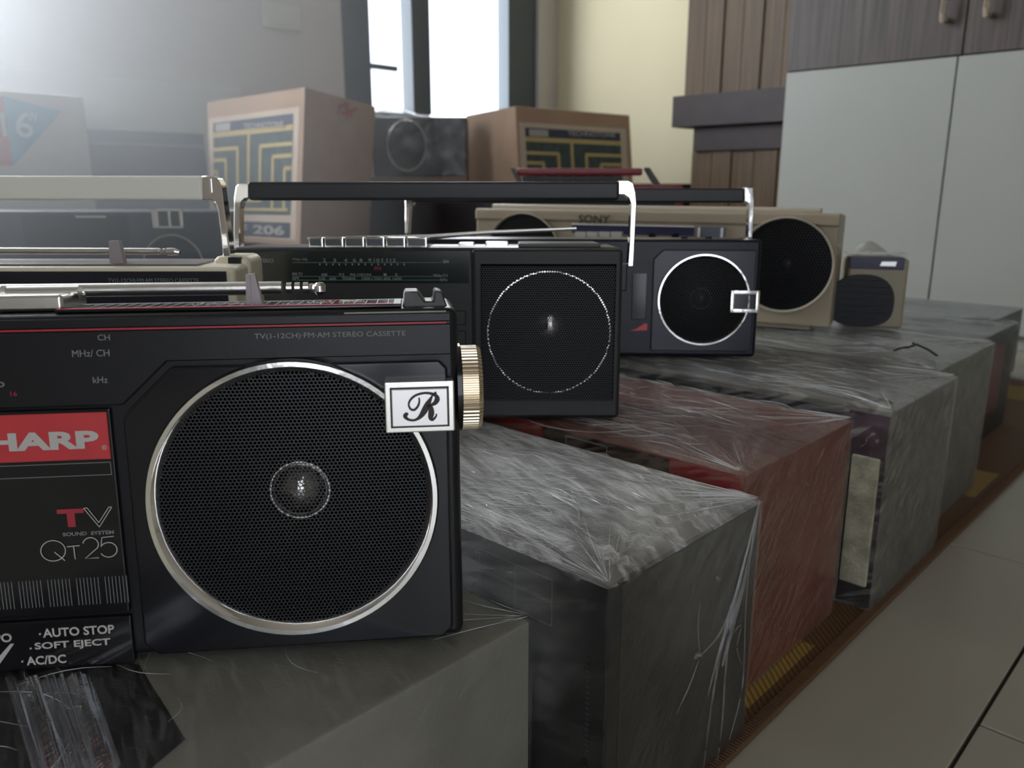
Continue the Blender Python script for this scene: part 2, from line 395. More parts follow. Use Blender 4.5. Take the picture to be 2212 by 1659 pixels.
# added haze volume standing in for veiling lens glare at the left
hz_m = bpy.data.materials.new('haze'); hz_m.use_nodes = True; nt = hz_m.node_tree; nt.nodes.remove(nt.nodes['Principled BSDF'])
vs = nt.nodes.new('ShaderNodeVolumeScatter'); vs.inputs['Density'].default_value = 0.62; vs.inputs['Anisotropy'].default_value = 0.55; vs.inputs['Color'].default_value = (0.92, 0.96, 1, 1)
nt.links.new(vs.outputs[0], nt.nodes['Material Output'].inputs['Volume'])
MB().box(WALL_L + 0.002, -0.75, -1.6, 0.66, 0.22, 2.3).build('glare_haze', hz_m, smooth=0, kind='stuff')

# ---------------------------------------------------------------- cabinet and wardrobe along the back wall
def wood(name, c1, c2, sc=(60, 60, 2.0), rough=0.5):
    return mat(name, c1, rough, noise_scale=3, col2=c2, stretch=sc, bump=0.05, bump_scale=20)
veneer = wood('dark_veneer', (0.055, 0.046, 0.042), (0.115, 0.088, 0.075), (38, 38, 1.2))
walnut = wood('striped_walnut', (0.060, 0.032, 0.013), (0.155, 0.090, 0.036), (70, 70, 1.0))
walnut_dk = mat('dark_walnut_ledge', (0.028, 0.014, 0.013), 0.5, noise_scale=20, noise_amt=0.2)
laminate = mat('pale_laminate', (0.37, 0.375, 0.335), 0.42, noise_scale=4, noise_amt=0.02)
UC = 1.70
cab = thing('storage_cabinet', 'tall cabinet with plain pale lower doors and dark wood upper doors on the right', 'cabinet', (0, UC, 0))
MB().box(-0.83, 0.42, 0.018, 0.44, 0.0, 2.1, bev=0.002).build('body', laminate, cab)
for a, b_ in ((-0.8305, -0.5035), (-0.5005, -0.175), (-0.172, 0.155)):
    MB().box(a, b_, 0, 0.017, 0.03, 0.5275, bev=0.001).build('lower_door', laminate, cab)
for i, (a, b_) in enumerate(((-0.8305, -0.4970), (-0.4945, -0.175), (-0.172, 0.155))):
    dr = MB().box(a, b_, 0, 0.017, 0.5300, 2.05, bev=0.001).build('upper_door', veneer, cab)
    hx = (-0.5305, -0.4600, -0.14)[i]
    MB().tube([(hx, 0.000, 0.592), (hx, -0.019, 0.590), (hx, -0.022, 0.600), (hx, -0.022, 0.79), (hx, 0, 0.80)], 0.0052, 10).build('handle', mat('pale_bronze_handle', (0.56, 0.47, 0.36), 0.35, metal=0.4), dr)
wr = thing('wardrobe', 'brown striped wood wardrobe with a thick dark ledge, between cream wall and pale cabinet', 'wardrobe', (0, 2.15, 0))
MB().box(-1.30, -0.842, 0.02, 0.43, 0, 2.2).build('body', walnut_dk, wr)
e = [-1.366, -1.302, -1.246, -1.187, -1.128, -1.066, -1.0, -0.93, -0.845]
for a, b_ in zip(e[:-1], e[1:]): MB().box(a + 0.001, b_ - 0.001, 0.0 if e.index(a) % 2 else 0.004, 0.03, 0.545, 2.2, bev=0.0015, seg=1).build('plank', walnut, wr)
MB().box(-1.366, -1.340, 0.03, 0.43, 0.545, 2.2).build('side_panel', walnut, wr)
MB().box(-1.372, -0.842, -0.045, 0.43, 0.462, 0.548, bev=0.002).build('ledge', walnut_dk, wr)
MB().box(-1.318, -0.842, -0.012, 0.40, 0.395, 0.462, bev=0.002).build('lower_rail', walnut_dk, wr)
e = [-1.330, -1.262, -1.198, -1.128, -1.058, -0.985, -0.915, -0.845]
for a, b_ in zip(e[:-1], e[1:]): MB().box(a + 0.001, b_ - 0.001, 0.0 if e.index(a) % 2 else 0.004, 0.03, 0.0, 0.395, bev=0.0015, seg=1).build('plank', walnut, wr)

# ---------------------------------------------------------------- woven mat under the boxes
def weave_mat():
    m = bpy.data.materials.new('woven_mat'); m.use_nodes = True; nt = m.node_tree; N = nt.nodes; L = nt.links; b = N['Principled BSDF']
    b.inputs['Roughness'].default_value = 0.6
    tc = N.new('ShaderNodeTexCoord'); sp = N.new('ShaderNodeSeparateXYZ'); L.new(tc.outputs['Object'], sp.inputs[0])
    def math_(op, a, v2=None, v1=None):
        q = N.new('ShaderNodeMath'); q.operation = op
        L.new(a, q.inputs[0])
        if v2 is not None:
            if isinstance(v2, float): q.inputs[1].default_value = v2
            else: L.new(v2, q.inputs[1])
        return q.outputs[0]
    y = sp.outputs[1]; x = sp.outputs[0]
    blk = math_('LESS_THAN', math_('FRACT', math_('MULTIPLY', math_('ADD', y, 5.0595), 2.2)), 0.20)
    inx = math_('LESS_THAN', x, -0.187)
    yel = math_('MULTIPLY', blk, inx)
    mx = N.new('ShaderNodeMix'); mx.data_type = 'RGBA'; mx.inputs[6].default_value = (0.17, 0.085, 0.032, 1); mx.inputs[7].default_value = (0.42, 0.27, 0.06, 1)
    L.new(yel, mx.inputs[0])
    wv = N.new('ShaderNodeTexWave'); wv.bands_direction = 'DIAGONAL'; wv.inputs['Scale'].default_value = 120; wv.inputs['Distortion'].default_value = 1.0
    L.new(tc.outputs['Object'], wv.inputs['Vector'])
    m2 = N.new('ShaderNodeMix'); m2.data_type = 'RGBA'; m2.blend_type = 'MULTIPLY'; m2.inputs[0].default_value = 0.6
    L.new(mx.outputs[2], m2.inputs[6]); L.new(wv.outputs[0], m2.inputs[7]); L.new(m2.outputs[2], b.inputs['Base Color'])
    return m
wm = weave_mat()
mt = thing('floor_mat', 'brown and ochre woven mat lying under the row of wrapped boxes', 'mat', (0, 0, 0))
MB().box(-1.60, -0.1745, -0.9, 1.45, 0.0, 0.003, bev=0.0008, seg=1).build('woven_field', wm, mt)
rb = MB(); y = 0.18
while y < 1.45:                                          # corded edge binding
    rb.box(-0.1800, -0.1725, y, y + 0.0016, 0.0005, 0.0052, bev=0.0004, seg=1); y += 0.0024 if y < 0.75 else 0.0032
rb.build('corded_edge', mat('cord_brown', (0.13, 0.070, 0.032), 0.6), mt, kind='stuff')

# ---------------------------------------------------------------- boxes in stretch film
def wrap_mesh(x0, x1, y0, y1, z0, z1, seed, amp=0.0012, res=0.0035, off=0.0012, ridge=0.0016, xfine=None):
    b = bmesh.new()
    def disp(p, nrm):
        d = noise.noise(Vector((p.x * 9 + seed, p.y * 26, p.z * 16))) * amp + noise.noise(Vector((p.x * 40 + seed, p.y * 90, p.z * 50))) * amp * 0.45
        for cx_, cy_ in ((x1, y0), (x1, y1), (x0, y0), (x0, y1)):
            q = Vector((cx_ - p.x, cy_ - p.y, (z1 - p.z) * 1.2)); r = q.length
            if r < 0.085:
                a = math.atan2(abs(q.y) + abs(q.z), abs(q.x) + 1e-6) if nrm.z > 0.5 else math.atan2(abs(q.z), abs(q.x) + abs(q.y) + 1e-6)
                d += ridge * math.sin(a * 21 + seed * 3 + 2 * math.sin(a * 5)) * (1 - r / 0.085) * min(1, r / 0.02)
        return off + max(-off * 0.45, d)
    def sheet(O, U, Vv, nrm):
        nu, nv = max(2, int(U.length / res)), max(2, int(Vv.length / res)); g = []
        for i in range(nu + 1):
            for j in range(nv + 1):
                p = O + U * (i / nu) + Vv * (j / nv); e = min(i, nu - i, 3) * min(j, nv - j, 3) / 9
                dd = disp(p, nrm)
                g.append(b.verts.new(p + nrm * (off + (dd - off) * e)))
        for i in range(nu):
            for j in range(nv):
                a = i * (nv + 1) + j; b.faces.new((g[a], g[a + nv + 1], g[a + nv + 2], g[a + 1]))
    X, Y, Z = Vector((x1 - x0, 0, 0)), Vector((0, y1 - y0, 0)), Vector((0, 0, z1 - z0))
    sheet(Vector((x0, y0, z1)), X, Y, Vector((0, 0, 1)))
    sheet(Vector((x0, y0, z0)), X, Z, Vector((0, -1, 0)))
    sheet(Vector((x1, y0, z0)), Y, Z, Vector((1, 0, 0)))
    bmesh.ops.remove_doubles(b, verts=b.verts, dist=off * 1.5)
    bmesh.ops.recalc_face_normals(b, faces=b.faces)
    return b
def wrapped_box(label, x0, x1, y0, y1, z1, body_m, film, seed, z0=0.0035, film_res=0.0035, group=None, ridge=0.0016, amp=0.0012):
    t = thing('wrapped_box', label, 'box', ((x0 + x1) / 2, (y0 + y1) / 2, z0), (0, 0, 0), group)
    hx, hy, h = (x1 - x0) / 2, (y1 - y0) / 2, z1 - z0 - 0.0015
    MB().box(-hx, hx, -hy, hy, 0, h, bev=0.0018).build('carton', body_m, t)
    if film:
        mb = MB(); mb.bm.free(); mb.bm = wrap_mesh(-hx, hx, -hy, hy, 0, h, seed, res=film_res, ridge=ridge, amp=amp)
        mb.build('stretch_film', film, t, smooth=60)
    return t, hx, hy, h
XL = -0.68
card_grey = mat('grey_card', (0.25, 0.24, 0.20), 0.6, noise_scale=20, noise_amt=0.12)
card_black = mat('black_card', (0.010, 0.010, 0.012), 0.35, noise_scale=20, noise_amt=0.2)
card_red = mat('red_card', (0.20, 0.040, 0.030), 0.45, noise_scale=15, noise_amt=0.12)
card_taupe = mat('taupe_card', (0.105, 0.095, 0.072), 0.55, noise_scale=9, noise_amt=0.3, stretch=(3, 9, 9))
card_sage = mat('sage_card', (0.115, 0.11, 0.085), 0.55, noise_scale=9, noise_amt=0.25, stretch=(3, 9, 9))
card_dark = mat('dark_purple_card', (0.022, 0.018, 0.020), 0.5, noise_scale=14, noise_amt=0.4)

b1, hx, hy, h = wrapped_box('grey box in clear film under the chrome-ringed black radio', XL, -0.217, -0.020, 0.2385, 0.115, card_grey, film_mat('film_1', 0.22, 1.3, side=0.6, gloss=0.8), 1.3, amp=0.0006, ridge=0.0006)
# black print on its lid (corner seen in front of the radio)
pp = [on_z(400, 1590, 0.115), on_z(300, 1430, 0.115), on_z(0, 1395, 0.115), on_z(-420, 1500, 0.115), on_z(-300, 1800, 0.115), on_z(235, 1730, 0.115)]
for p in pp: p.x = max(p.x, XL + 0.002); p.y = max(p.y, -0.018)
o = MB(); o.bm.free(); o.bm = bmesh.new(); o.bm.faces.new([o.bm.verts.new((p.x - b1.location.x, p.y - b1.location.y, h + 0.0003)) for p in pp])
o.build('printed_panel', mat('black_print', (0.006, 0.007, 0.008), 0.3), b1, smooth=0)
fs = MB(); b = bmesh.new(); nu, nv = 72, 14; G = []    # film gathered under the radio's foot
for i in range(nu + 1):
    f = i / nu; top = on_z(8 + 186 * f, 1458 - 12 * f, 0.1175); bot = on_z(110 + 150 * f, 1790 - 150 * f, 0.1165)
    for j in range(nv + 1):
        g = j / nv; p = top * (1 - g) + bot * g - b1.location
        p.y = max(p.y, -hy + 0.001); p.x = max(p.x, -hx + 0.001)
        p.z = h + 0.0010 + 0.0022 * (0.5 + 0.5 * math.sin(f * 46 + 3 * math.sin(f * 11))) * (1 - g) ** 0.7 + 0.0006 * noise.noise(Vector((f * 30, g * 4, 2)))
        G.append(b.verts.new(p))
for i in range(nu):
    for j in range(nv): a_ = i * (nv + 1) + j; b.faces.new((G[a_], G[a_ + nv + 1], G[a_ + nv + 2], G[a_ + 1]))
fs._add(b)
film_gather = film_mat('film_gather', 0.30, 7.7, grain=(20, 20, 20), rough=0.22, side=1.0)
fs.build('gathered_film', film_mat('film_pleats', 0.05, 3.9, grain=(60, 12, 10), rough=0.18, gloss=1.6, bump=0.2), b1, smooth=80)

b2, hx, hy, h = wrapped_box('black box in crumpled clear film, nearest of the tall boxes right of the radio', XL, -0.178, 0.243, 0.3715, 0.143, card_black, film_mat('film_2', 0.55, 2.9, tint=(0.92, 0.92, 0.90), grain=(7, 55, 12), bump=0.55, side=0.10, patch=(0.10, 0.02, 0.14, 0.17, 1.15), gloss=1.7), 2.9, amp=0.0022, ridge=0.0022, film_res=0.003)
def onface(px, py, u, t):                                # photo point on a box front (plane y = u) in box coordinates
    p = on_u(px, py, u) - t.location; return (p.x, p.z)
def outline(mb, P, wd, y):
    P = P + [P[0]]
    for a, c in zip(P[:-1], P[1:]): mb._add(stroke([a, c], wd, y))
# lid tone paints the film's pale reflection over black card; end is brown
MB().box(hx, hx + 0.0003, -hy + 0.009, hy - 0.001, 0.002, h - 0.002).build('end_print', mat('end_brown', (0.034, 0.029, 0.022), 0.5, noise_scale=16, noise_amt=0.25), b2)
MB().box(-hx + 0.002, hx - 0.0016, -hy + 0.0016, hy - 0.002, h, h + 0.00015).build('lid_sheen', mat('lid_sheen_brown', (0.12, 0.11, 0.09), 0.55, noise_scale=20, noise_amt=0.15), b2)
ln = MB()
for (xa, xb, za, zb) in ((-0.075, -0.052, 0.121, 0.131), (-0.052, -0.030, 0.121, 0.131), (-0.075, -0.052, 0.109, 0.120), (-0.052, -0.030, 0.109, 0.120), (-0.10, -0.077, 0.109, 0.131), (-0.13, -0.102, 0.112, 0.131)):
    outline(ln, [(hx + xa, za), (hx + xb, za), (hx + xb, zb), (hx + xa, zb)], 0.0005, -hy - 0.0004)
ln.build('printed_lines', mat('faint_print', (0.10, 0.10, 0.10), 0.5), b2, smooth=0)
# gathered pleat down the far corner and a knot of film
XS = -0.178 + 0.0020
def on_side(P, box): return [on_n(px, py, XS) - box.location for px, py in P]
pl = MB()
for P, r_ in (([(1641, 1083), (1622, 1160), (1596, 1260), (1560, 1360), (1512, 1418)], 0.0007), ([(1638, 1090), (1606, 1220), (1580, 1330), (1556, 1400), (1530, 1500)], 0.0009),
              ([(1640, 1095), (1612, 1240), (1588, 1330), (1572, 1395), (1560, 1440)], 0.0011), ([(1636, 1110), (1598, 1250), (1560, 1390), (1535, 1540), (1520, 1659)], 0.0007),
              ([(1512, 1300), (1508, 1360), (1513, 1412)], 0.0003), ([(1625, 1150), (1590, 1280), (1570, 1420), (1560, 1560), (1545, 1680)], 0.0006),
              ([(1560, 1400), (1600, 1350), (1592, 1400), (1604, 1440)], 0.0003), ([(1510, 1425), (1490, 1480), (1462, 1540)], 0.0003), ([(1630, 1120), (1612, 1300), (1604, 1480), (1575, 1600)], 0.0004)):
    Q = spline([tuple(v) for v in on_side(P, b2)], 5); n = len(Q)
    pl.tube(Q, [r_ * (0.25 + 0.75 * math.sin(PI * min(1, (i + .5) / n))) for i in range(n)], 6)
Q = on_side([(1501, 1422), (1508, 1412), (1516, 1418)], b2); pl.tube(Q, [0.0008, 0.0014, 0.0006], 7)
Q = on_side([(1549, 1248), (1553, 1252)], b2); pl.tube(Q, [0.0008, 0.0010], 7)
pl.build('film_pleat', film_gather, b2, smooth=80, kind='stuff')
# perforation stitch near the front corner
st = MB(); z = 0.002
while z < 0.103:
    st.box(hx - 0.0105, hx - 0.0088, -hy - 0.0006, -hy - 0.0001, z, z + 0.0008); z += 0.0026
st.build('perforated_seam', mat('seam_light', (0.05, 0.045, 0.05), 0.6), b2, smooth=0, kind='stuff')

b3, hx, hy, h = wrapped_box('red box in clear film, between the nearest black box and the box with exposed foam', XL, -0.196, 0.387, 0.535, 0.148, card_red, film_mat('film_3', 0.40, 4.1, tint=(0.50, 0.38, 0.29), side=0.85, streak=(0.42, 0.60)), 4.1, amp=0.0012, ridge=0.0018)
MB().box(hx - 0.145, hx - 0.047, -hy - 0.0006, -hy, h - 0.034, h - 0.0015).build('dark_label', card_black, b3)
MB().box(hx - 0.047, hx - 0.0015, -hy - 0.0005, -hy, 0.001, h - 0.0015).build('red_panel', mat('bright_red_card', (0.36, 0.012, 0.025), 0.4), b3)
MB().box(hx - 0.185, hx - 0.147, -hy - 0.0005, -hy, h - 0.034, h - 0.0015).build('red_panel', MATS['bright_red_card'], b3)
MB().box(-hx, hx - 0.2, -hy - 0.0005, -hy, h - 0.06, h - 0.0015).build('dark_label', card_black, b3)
ln = MB(); outline(ln, [(hx - 0.125, h - 0.014), (hx - 0.092, h - 0.014), (hx - 0.092, h - 0.004), (hx - 0.125, h - 0.004)], 0.0008, -hy - 0.0009)
ln._add(stroke([(hx - 0.085, h - 0.012), (hx - 0.060, h - 0.012)], 0.0008, -hy - 0.0009)); ln.build('printed_lines', grey_ink, b3, smooth=0)

b4, hx, hy, h = wrapped_box('taupe box in clear film with pale foam exposed on its front corner', XL, -0.178, 0.556, 0.698, 0.153, card_taupe, film_mat('film_4', 0.34, 5.9, side=0.7, streak=(0.44, 0.62)), 5.9)
MB().box(-hx, hx - 0.032, -hy - 0.0006, -hy, 0.0, h - 0.004).build('dark_print', card_black, b4)
MB().box(hx - 0.028, hx - 0.0005, -hy - 0.0016, -hy, h - 0.034, h - 0.003, bev=0.0006).build('purple_flap', mat('dusky_purple_card', (0.075, 0.05, 0.06), 0.5, noise_scale=60, noise_amt=0.4), b4)
MB().box(hx - 0.028, hx - 0.0005, -hy - 0.0006, -hy, 0.0, h - 0.034).build('dark_print', card_dark, b4)
MB().box(hx - 0.0225, hx - 0.0035, -hy - 0.0035, -hy, 0.018, h - 0.034, bev=0.0012).build('foam_strip', mat('foam', (0.40, 0.38, 0.28), 0.8, noise_scale=90, noise_amt=0.25, bump=0.8, bump_scale=400), b4)

b5, hx, hy, h = wrapped_box('grey-green box in clear film with loose dark cord on its lid, behind the foam-edged box', XL, -0.196, 0.706, 0.880, 0.153, card_sage, film_mat('film_5', 0.34, 6.6, side=0.7, streak=(0.44, 0.62)), 6.6)
cd = MB()
pts = [on_z(px, py, 0.1575) - b5.location for px, py in ((1932, 757), (1945, 752), (1962, 750), (1978, 745), (1972, 741), (1990, 748), (2008, 757), (2024, 768))]
cd.tube(pts, 0.0011, 6); cd.build('cord_scrap', card_black, b5)
MB().box(-hx + 0.1, hx - 0.004, -hy - 0.0006, -hy, 0.0, h - 0.003).build('dark_print', card_black, b5)

b6, hx, hy, h = wrapped_box('dark box with a faded red patch in clear film, farthest of the row at right', XL + 0.1, -0.235, 0.925, 1.16, 0.135, card_dark, film_mat('film_6', 0.25, 8.2), 8.2, amp=0.004, ridge=0.003)
MB().box(hx, hx + 0.0006, -hy + 0.02, hy - 0.05, 0.030, 0.112).build('red_patch', mat('faded_red_card', (0.16, 0.045, 0.04), 0.5), b6)
b7, hx, hy, h = wrapped_box('low dark wrapped box at the far right edge behind the row', XL, -0.30, 1.22, 1.50, 0.11, card_dark, film_mat('film_7', 0.2, 9.2), 9.2, amp=0.003, film_res=0.006)

# fine creases of the film: fans from the lid corners and threads across the lid
crease_m = bpy.data.materials.new('film_crease'); crease_m.use_nodes = True
_b = crease_m.node_tree.nodes['Principled BSDF']; _b.inputs['Base Color'].default_value = (0.85, 0.86, 0.85, 1); _b.inputs['Roughness'].default_value = 0.15; _b.inputs['Alpha'].default_value = 0.8; _b.inputs['Coat Weight'].default_value = 1.0
def creases(t, hx, hy, h, fans, threads, seed, specks=0):
    q = random.Random(seed); mb = MB()
    def line(A, B, r, bow, lift=0.0022):
        n = 6; d = Vector((B[0] - A[0], B[1] - A[1], 0)); s_ = Vector((-d.y, d.x, 0)) * bow; pts = []
        for i in range(n + 1):
            f = i / n; p_ = Vector((A[0], A[1], 0)) + d * f + s_ * math.sin(PI * f); pts.append((p_.x, p_.y, h + lift))
        mb.tube(pts, [max(0.00004, r * (1 - abs(2 * i / n - 1) ** 1.5)) for i in range(n + 1)], 4, ends=False)
    for (cx_, cy_, a0, a1, ln, num) in fans:
        for i in range(num):
            a = math.radians(a0 + (a1 - a0) * (i + q.uniform(-1.2, 1.2)) / max(1, num - 1)); r0 = q.uniform(0.001, 0.008); r1 = ln * q.uniform(0.12, 1.0) ** 1.3
            line((cx_ + r0 * math.cos(a), cy_ + r0 * math.sin(a)), (cx_ + r1 * math.cos(a), cy_ + r1 * math.sin(a)), q.uniform(0.00005, 0.00021), q.uniform(-.03, .03))
    for (x0, x1, y0, y1, num, lo, hi, ang, spread) in threads:
        for i in range(num):
            x, y = q.uniform(x0, x1), q.uniform(y0, y1); a = math.radians(q.gauss(ang, spread)); l = q.uniform(lo, hi)
            B = (min(hx - .001, max(-hx, x + l * math.cos(a))), min(hy - .001, max(-hy + .001, y + l * math.sin(a))))
            line((x, y), B, q.uniform(0.00004, 0.00017), q.uniform(-.25, .25))
    mb.build('film_creases', crease_m, t, smooth=80, kind='stuff')
def dims(t):
    c = t.children[0]; return c.dimensions.x / 2, c.dimensions.y / 2, c.dimensions.z
bpy.context.view_layer.update()
for t, num, seed in ((b2, 1.0, 11), (b3, 0.6, 12), (b4, 0.5, 13), (b5, 0.35, 14), (b1, 0.35, 15)):
    x_, y_, z_ = dims(t); k = num
    fans = [(x_, -y_, 122, 178, 0.070, int(24 * k)), (x_, y_, 183, 250, 0.080, int(30 * k))]
    th = [(x_ - 0.20, x_ - 0.03, -y_ + .01, y_ - .005, int(170 * k), 0.01, 0.045, 172, 22), (x_ - 0.34, x_ - 0.12, -y_ + .01, y_ - .005, int(230 * k), 0.006, 0.03, 150, 45), (x_ - 0.11, x_ - 0.06, -y_ + .02, y_ - .03, int(60 * k), 0.01, 0.035, 215, 14), (x_ - 0.16, x_ - 0.01, -y_ + .003, -y_ + .03, int(22 * k), 0.03, 0.10, 177, 3)]
    creases(t, x_, y_, z_, fans, th, seed)

# ================================================================= RADIO 1 (front, black, chrome ring)
P1 = Pose(0, 0, 0.115, 7.017, 3.448, d=0.30328)
r1 = thing('radio', 'large black radio cassette in front, chrome speaker ring with a silver R badge', 'radio', P1.loc, P1.rot)
body1 = MB().box(-0.420, -0.0200, 0.0015, 0.055, 0.003, 0.1395, bev=0.0035, seg=3).build('body', black, r1)
MB().box(-0.41, -0.03, 0.006, 0.050, 0.0015, 0.004).build('foot_rail', black_matte, r1)
MB().prism([(-0.4172, 0.1335), (-0.4172, 0.1215), (-0.3115, 0.1215), (-0.2945, 0.1055), (-0.1455, 0.1055), (-0.1285, 0.1215), (-0.0228, 0.1215), (-0.0228, 0.1335)], -0.0004, 0.003, bev=0.0004).build('dial_panel', black, r1)
MB().prism([(-0.415, 0.1378), (-0.415, 0.1343), (-0.0228, 0.1343), (-0.0228, 0.1378)], -0.0004, 0.003, bev=0.0004).build('upper_strip', black, r1)
MB().box(-0.415, -0.0245, -0.0007, 0.0012, 0.1336, 0.1343).build('red_line', red_ink, r1)
baf = [(-0.1435, 0.1035), (-0.1270, 0.1195), (-0.0275, 0.1195), (-0.0245, 0.1165), (-0.0245, 0.009), (-0.0285, 0.005), (-0.1405, 0.005), (-0.1455, 0.010), (-0.1455, 0.1005)]
baf1 = MB().prism(baf, -0.0022, 0.003, bev=0.0011, seg=3).build('speaker_surround', black_gloss, r1)
cx1, cz1 = -0.0852, 0.0644
def speaker(parent, cx, cz, y, ro, ri, pitch, ring_m, gm=grille_m, cap=0.012, dome=0.001, prot=0.004, hole=0.80, deep=0.012, capm=None, cut=()):
    cut_well(cut, cx, cz, ri + 0.0004, deep + 0.004)
    p = [(ro, 0), (ro, -prot * 0.6), (ro - (ro - ri) * 0.15, -prot), (ro - (ro - ri) * 0.50, -prot), (ro - (ro - ri) * 0.58, -prot * 0.88), (ri, -prot * 0.35), (ri, 0)]
    MB().lathe(p, (cx, y, cz), 'y', 96, closed=True).build('speaker_ring', ring_m, parent, smooth=50)
    g = hex_grille('speaker_grille', lambda x, z: math.hypot(x - cx, z - cz) < ri + pitch * 0.4, cx - ri, cx + ri, cz - ri, cz + ri, y - prot * 0.30, pitch, gm, parent, hole,
                   depth=lambda x, z: -dome * (1 - ((x - cx) ** 2 + (z - cz) ** 2) / ri ** 2))
    c = MB().lathe([(ri + 0.0003, 0.001), (ri * 0.93, 0.0015), (ri * 0.86, 0.003), (cap * 1.1, deep + 0.002), (0, deep + 0.002)], (cx, y, cz), 'y', 48).build('speaker_cone', cone_m, parent)
    if cap:
        MB().lathe([(cap * 0.93, deep + 0.001), (cap * 0.85, deep - 0.0005), (cap * 0.6, deep - 0.003), (cap * 0.3, deep - 0.0045), (0, deep - 0.005)], (cx, y, cz), 'y', 40).build('dust_cap', capm or cap_m, c, smooth=80)
        MB().lathe([(cap, deep + 0.001), (cap, deep - 0.0004), (cap * 0.95, deep - 0.0004), (cap * 0.95, deep + 0.001)], (cx, y, cz), 'y', 48, closed=True).build('cap_rim', chrome_soft if not capm else cap_dk, c)
    return g
pc = P1.proj(cx1, cz1); q = P1.px(pc[0], pc[1], -0.0066); k1 = 1 - 0.0066 / 0.325
speaker(r1, q[0], q[1], -0.0024, 0.0563 * k1, 0.0513 * k1, 0.00152, chrome, cap=0.0119, prot=0.0042, cut=(body1, baf1))
# matching left speaker, just outside the photograph
bafL = MB().prism([(-0.44 - x_, z_) for x_, z_ in baf][::-1], -0.0022, 0.003, bev=0.0011, seg=3).build('speaker_surround', black_gloss, r1)
speaker(r1, -0.44 - q[0], q[1], -0.0024, 0.0563 * k1, 0.0513 * k1, 0.00152, chrome, cap=0.0119, prot=0.0042, cut=(body1, bafL))
for o in r1.children:
    if o.name.startswith(('body', 'foot_rail')): level(o, P1.lam)
# corner badge with the script letter
YB = -0.0088
p, q = P1.px(833, 937, YB), P1.px(981, 822, YB)
bd = MB().box(p[0], q[0], YB, -0.002, p[1], q[1], bev=0.0007, seg=2).build('badge', chrome_soft, r1, label='silver rectangular badge with script R')
e_ = 0.0021
MB().box(p[0] + e_, q[0] - e_, YB - 0.0003, YB + 0.0005, p[1] + e_, q[1] - e_).build('badge_recess', dark_ink, bd)
e_ = 0.0027
MB().box(p[0] + e_, q[0] - e_, YB - 0.0009, YB, p[1] + e_, q[1] - e_, bev=0.0003, seg=1).build('badge_face', silver, bd)
# the R, from the strokes of the photograph (zoomed px -> metres)
def RZ(x, y): return P1.px(500 + x / 3.95, 560 + y / 3.95, YB - 0.0010)
yR = YB - 0.0010
rl = MB()
k = 0.00023
stem = [(1715, 1160, 8), (1700, 1190, 16), (1675, 1235, 30), (1650, 1285, 34), (1622, 1330, 26), (1590, 1360, 16), (1550, 1374, 12), (1505, 1365, 14), (1482, 1340, 22), (1492, 1322, 20), (1508, 1325, 12)]
lob = [(1528, 1280, 12), (1512, 1240, 10), (1530, 1195, 12), (1575, 1160, 12), (1640, 1142, 12), (1700, 1145, 14), (1745, 1165, 20), (1755, 1195, 28), (1735, 1228, 22), (1690, 1248, 12)]
loop = [(1528, 1280, 12), (1560, 1285, 12), (1590, 1255, 12), (1603, 1215, 10), (1600, 1180, 8)]
leg = [(1668, 1250, 10), (1700, 1265, 24), (1705, 1310, 32), (1700, 1350, 26), (1715, 1368, 16), (1742, 1345, 10), (1750, 1318, 8)]
tip = [(1715, 1160, 8), (1730, 1148, 10), (1748, 1135, 14)]
for K in (stem, lob, loop, leg, tip):
    Q = spline(K, 6); rl._add(stroke([RZ(q[0], q[1]) for q in Q], [q[2] * k / 4.7 * 1.45 for q in Q], yR))
rl.build('script_letter', dark_ink, bd, smooth=0)
# cassette door with red nameplate
cd1 = MB().box(-0.292, -0.1500, -0.0010, 0.003, 0.0235, 0.1045, bev=0.0008).build('cassette_door', smoke, r1)
MB().box(-0.288, -0.1512, -0.0014, -0.0006, 0.0852, 0.1032, bev=0.0002, seg=1).build('red_nameplate', red_label, cd1)
lines = MB()
for z in (0.0838, 0.0790): lines.box(-0.288, -0.1515, -0.0012, -0.0009, z, z + 0.00022)
lines.box(-0.1517, -0.1515, -0.0012, -0.0009, 0.0790, 0.0840)
x = -0.1500; kk = 0
while x > -0.288:
    if kk % 8 != 7: lines.box(x - 0.0001, x + 0.0001, -0.0012, -0.0009, 0.0275, 0.0385)
    x -= 0.0013; kk += 1
lines.build('printed_lines', grey_ink, cd1, smooth=0, kind='stuff')
text('lettering', 'SHARP', -0.2015, -0.1547, 0.0895, 0.0965, -0.0015, white_ink, cd1, bold=0.045)
text('lettering', '®', -0.1540, -0.1521, 0.0888, 0.0907, -0.0015, white_ink, cd1)
a, b_ = P1.px(130, 1137), P1.px(183, 1096)
text('lettering', 'T', a[0], b_[0], a[1], b_[1], -0.0012, red_ink, cd1, bold=0.05)
vv = MB(); A = [P1.px(x / 3.95, 980 + y / 3.95) for x, y in ((725, 455), (755, 452), (855, 578), (940, 445), (965, 445), (860, 615))]
for p, q in zip(A, A[1:] + A[:1]): vv._add(stroke([p, q], 0.00028, -0.0012))
vv.build('outlined_letter', white_ink, cd1, smooth=0)
a, b_ = P1.px(139, 1156), P1.px(248, 1143)
text('lettering', 'SOUND  SYSTEM', a[0], b_[0], a[1], b_[1], -0.0012, grey_ink, cd1, bold=0.02)
qt = MB()
def zp(x, y): return P1.px(x / 3.95, 980 + y / 3.95)
circ = lambda cx, cy, rx, ry, a0, a1, n=26: [zp(cx + rx * math.cos(math.radians(a0 + (a1 - a0) * i / n)), cy + ry * math.sin(math.radians(a0 + (a1 - a0) * i / n))) for i in range(n + 1)]
